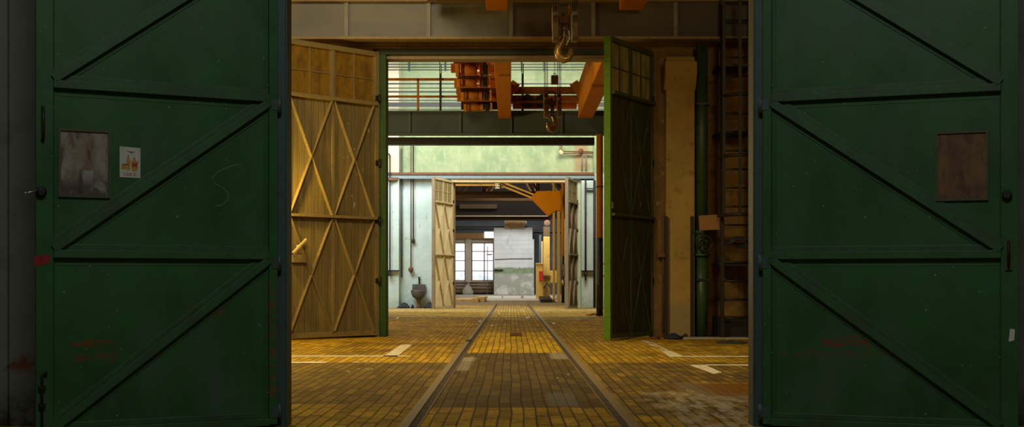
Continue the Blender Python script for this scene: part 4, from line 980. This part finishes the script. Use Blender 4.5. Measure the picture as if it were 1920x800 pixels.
pipe_thing('capped_pipe','cream capped pipe with brass valves, right of the orange vertical pipe',None,(x2,Y,0),lambda r,bd:(bd('tube',MB().tube([(x2,Y,0),(x2,Y,ZA(413,Y))],.06,12),M['cream']),bd('cap',MB().lathe([(.06,ZA(415,Y)),(.075,ZA(414,Y)),(.06,ZA(410,Y))],(x2,Y,0),12),M['cream']),
   bd('valve',MB().lathe([(.06,ZA(520,Y)),(.12,ZA(515,Y)),(.09,ZA(508,Y)),(.14,ZA(500,Y)),(.06,ZA(494,Y))],(x2-.02,Y-.05,0),12),M['rust']),bd('valve',MB().lathe([(.06,ZA(535,Y)),(.13,ZA(530,Y)),(.06,ZA(524,Y))],(x2-.1,Y-.05,0),12),M['hook'])))
# orange hopper plate hanging at right
Y=53; pts=[(995,370.5),(1007,358),(1051.5,357),(1051.5,394.5),(1043,394),(1028.5,405)]
b=MB(); b.prism([(XA(a,Y),ZA(c,Y)) for a,c in pts],'y',Y,Y+.5); r=thing('jib_bracket','big orange five-sided jib bracket high inside the far gate','crane arm',at(1040,394,Y))
b.build('plate',M['orange'],r,off=at(1040,394,Y),bevel=.015)
off=at(1040,394,Y)
MB().box(XA(1051.5,Y),XA(1054,Y),Y,Y+.5,ZA(398,Y),ZA(353,Y)).build('mounting_plate',M['orange_dirty'],r,off=off)
for a,c in (((941,341),(1004,366)),((938,347),(998,371))):
    MB().bar(at(a[0],a[1],Y+.2),at(c[0],c[1],Y+.2),.07,.07).build('tie_arm',M['gold'],r,off=off)
b=MB(); b.prism([(XA(a,Y),ZA(c,Y)) for a,c in ((938,343),(950,350),(940,352))],'y',Y+.1,Y+.35); b.build('gusset',M['gold'],r,off=off)
single(MB().box(XA(800,53.2),XA(932,53.2),53.1,53.3,ZA(348.3,53.2),ZA(345.3,53.2)),'jib_rail',M['gold'],'bright gold horizontal rail just inside the far gate head','rail',(XA(880,53.2),53.2,ZA(348,53.2)))
b=MB(); 
for dz in (0,5,10):
    b.box(XA(928,52.9),XA(937,52.9),52.85,53.05,ZA(343+dz*.9,52.9)-.03,ZA(340.5+dz*.9,52.9)-.03)
b.box(XA(931,52.9),XA(934,52.9),52.9,53.0,ZA(352,52.9),ZA(339,52.9))
single(b,'insulator_block',M['white'],'pale ribbed insulator block at the end of the gold rail','insulator',at(932,352,53))
# roof trusses (individual), purlins and end beam
for k,Yt in enumerate((55.5,59.5,63.5,66.5)):
    r=thing('roof_truss',['nearest brown steel roof truss of the far hall','second brown steel roof truss of the far hall','third brown steel roof truss of the far hall','last brown steel roof truss, before the grey far wall'][k],'truss',(0,Yt,5))
    off=(0,Yt,5); zl=4.75+.12*k
    ch=MB(); ch.box(-6,6,Yt-.06,Yt+.06,zl-.07,zl+.07); ch.build('bottom_chord',M['truss'],r,off=off)
    for sg in (-1,1):
        MB().bar((sg*6,Yt,zl),(0,Yt,zl+1.9),.12,.12).build('top_chord',M['truss'],r,off=off)
        for q in (1.2,2.6,4.0):
            MB().bar((sg*q,Yt,zl),(sg*(q-1.0),Yt,zl+1.9*(1-(q-1.0)/6)),.07,.07).build('web_strut',M['truss'],r,off=off)
            MB().bar((sg*q,Yt,zl),(sg*q,Yt,zl+1.9*(1-q/6)),.07,.07).build('web_strut',M['truss'],r,off=off)
single(MB().box(-8,XA(1028,67),66.9,67.1,ZA(406,67),ZA(403.8,67)),'end_rail',M['tan'],'long pale brown rail across the far hall above the grey wall','rail',(0,67,ZA(406,67)))
single(MB().box(-8,XA(1032,67.4),67.2,67.5,ZA(413,67.3),ZA(406,67.3)),'end_beam',M['truss'],'dark brown end beam below the long pale brown rail','beam',(0,67.3,ZA(413,67.3)))
single(MB().box(XA(862,69.4),XA(932,69.4),69.2,70.0,ZA(391,69.4),ZA(383,69.4)),'gallery_panel',M['truss_light'],'dim brown panel strip high on the far wall','panel',at(890,391,69.3))
# roof
w=MB(); w.box(-9,9,8.4,46,9.6,9.8); struct(w.build('ceiling',M['roof']))
w=MB(); w.prism([(-9,6.0),(0,8.6),(9,6.0),(9,6.2),(0,8.8),(-9,6.2)],'y',45.3,72); struct(w.build('ceiling_far',M['roof']))
for nm,x in (('wall_left',-8.7),('wall_right',8.6)):
    struct(MB().box(x,x+.1,8.6,72,0,10).build(nm,M['ochre_dark']))

# ------------------------------------------------------------------ LIGHT
def area(name,loc,target,sx,sy,power,color,spread=180):
    l=bpy.data.lights.new(name,'AREA'); l.shape='RECTANGLE'; l.size=sx; l.size_y=sy; l.energy=power; l.color=color; l.spread=math.radians(spread)
    o=bpy.data.objects.new(name,l); COL.objects.link(o); o.location=loc
    o.rotation_euler=(Vector(target)-Vector(loc)).to_track_quat('-Z','Y').to_euler(); return o
def point(name,loc,power,color,r=.1):
    l=bpy.data.lights.new(name,'POINT'); l.energy=power; l.color=color; l.shadow_soft_size=r
    o=bpy.data.objects.new(name,l); COL.objects.link(o); o.location=loc; return o
WARM=(1.0,.66,.22); SOD=(1.0,.58,.12)
# bulkhead lamp near the khaki leaf, hidden by the near gate
point('sodium_lamp',(-3.74,19.98,2.45),105,(1.0,.66,.10),.08)
# high-bay lamp of the first bay, above the crane's underside
area('high_bay_lamp',(-2.5,13.0,6.75),(-.6,19.5,1.0),1.3,1.3,410,(1.0,.82,.44))
area('high_bay_lamp.002',(3.2,10.5,5.2),(2.4,21,2.6),1.2,1.2,95,(1.0,.78,.36))  # added fill without a fixture, lifts reveal, ladder wall and dark leaf
area('high_bay_lamp.001',(-6.0,16.5,4.0),(0,18,0),1.5,1.5,120,WARM)
# rooflight of the second bay over the far wall
area('rooflight',(-1.5,39.5,9.3),(-1.8,44.0,1.5),8,3,420,(.93,1.0,.96))
area('rooflight.001',(-5.5,40,6.5),(-3.0,44.9,1.8),3,3,450,(.90,.98,1.0))
area('rooflight.002',(-4,28,9.3),(0,30,2),5,4,260,(1.0,.84,.5))
area('wall_lamp',(-7.5,27.5,3.2),(1.5,30,5.6),1.2,1.2,400,(1.0,.74,.30))
area('upper_wall_fill',(0,42.0,7.2),(0,44.9,6.75),7,.3,110,(1.0,.99,.90))  # added fill facing away from the camera, brightens the upper wall
# two added fills, then far hall daylight
area('rooflight.005',(2.2,39.0,8.6),(-1.8,43.8,1.2),4,2.5,560,(1.0,.93,.74))  # added fill to brighten the floor and the pale far leaf
area('wall_lamp.001',(-4.5,46.8,4.6),(2.0,54,4.0),1.5,1.5,520,(1.0,.80,.42))  # added fill hidden behind the back wall, lights orange bracket and columns
area('rooflight.003',(-2.5,58,7.0),(-1.5,60,0),4,6,420,(1.0,.86,.58))
area('rooflight.004',(1.0,62,6.0),(0.5,69,1.5),4,2,480,(.95,.98,1.0))
# dim skylight of the hall the camera stands in
area('skylight',(0.2,1.6,7.2),(0.2,8.0,0.6),3.2,.6,138,(1.0,1.0,.92))
wd=bpy.data.worlds.new('world'); sc.world=wd; wd.use_nodes=True
wd.node_tree.nodes['Background'].inputs[0].default_value=(.55,.6,.5,1); wd.node_tree.nodes['Background'].inputs[1].default_value=.032

GROUPS={'gate_leaf':'tall gate leaves along the passage','conductor_rail':'conductor rails high on the pale green wall','cable_rail':'cable rails behind the orange handrail','conductor_hanger':'hangers of the conductor rails',
 'insulator_post':'insulator posts on the far girder','scrap':'scraps lying on the paving','rag':'rags on the floor by the pilaster','rubbish_bag':'rubbish at the sink','roof_truss':'roof trusses of the far hall','kerb_block':'white kerb blocks at the platform',
 'timber_beam':'timbers beside the far slab','radiator':'radiators under the far windows','wall_pipe':'pipes on the far walls','hook_block':'crane hook blocks','overhead_crane':'overhead cranes','runway_girder':'crane runway girders','stanchion':'yellow stanchions inside the far gate','track_rail':'track rails in the paving','guard_angle':'angle irons at the pilaster'}
for o in sc.objects:
    k=o.name.split('.')[0]
    if o.parent is None and k in GROUPS and o.get('label'): o['group']=GROUPS[k]

# ------------------------------------------------------------------ CAMERA
cd=bpy.data.cameras.new('camera'); cam=bpy.data.objects.new('camera',cd); COL.objects.link(cam); sc.camera=cam
cam.location=(0,0,H); cam.rotation_euler=(PI/2,0,0)
cd.sensor_width=36; cd.lens=36*F/1920; cd.shift_x=(960-CX)/1920; cd.shift_y=(HY-400)/1920; cd.clip_end=300; cd.clip_start=.05
sc.view_settings.view_transform='Standard'; sc.view_settings.look='None'; sc.view_settings.exposure=0; sc.view_settings.gamma=1; sc.view_settings.use_curve_mapping=False
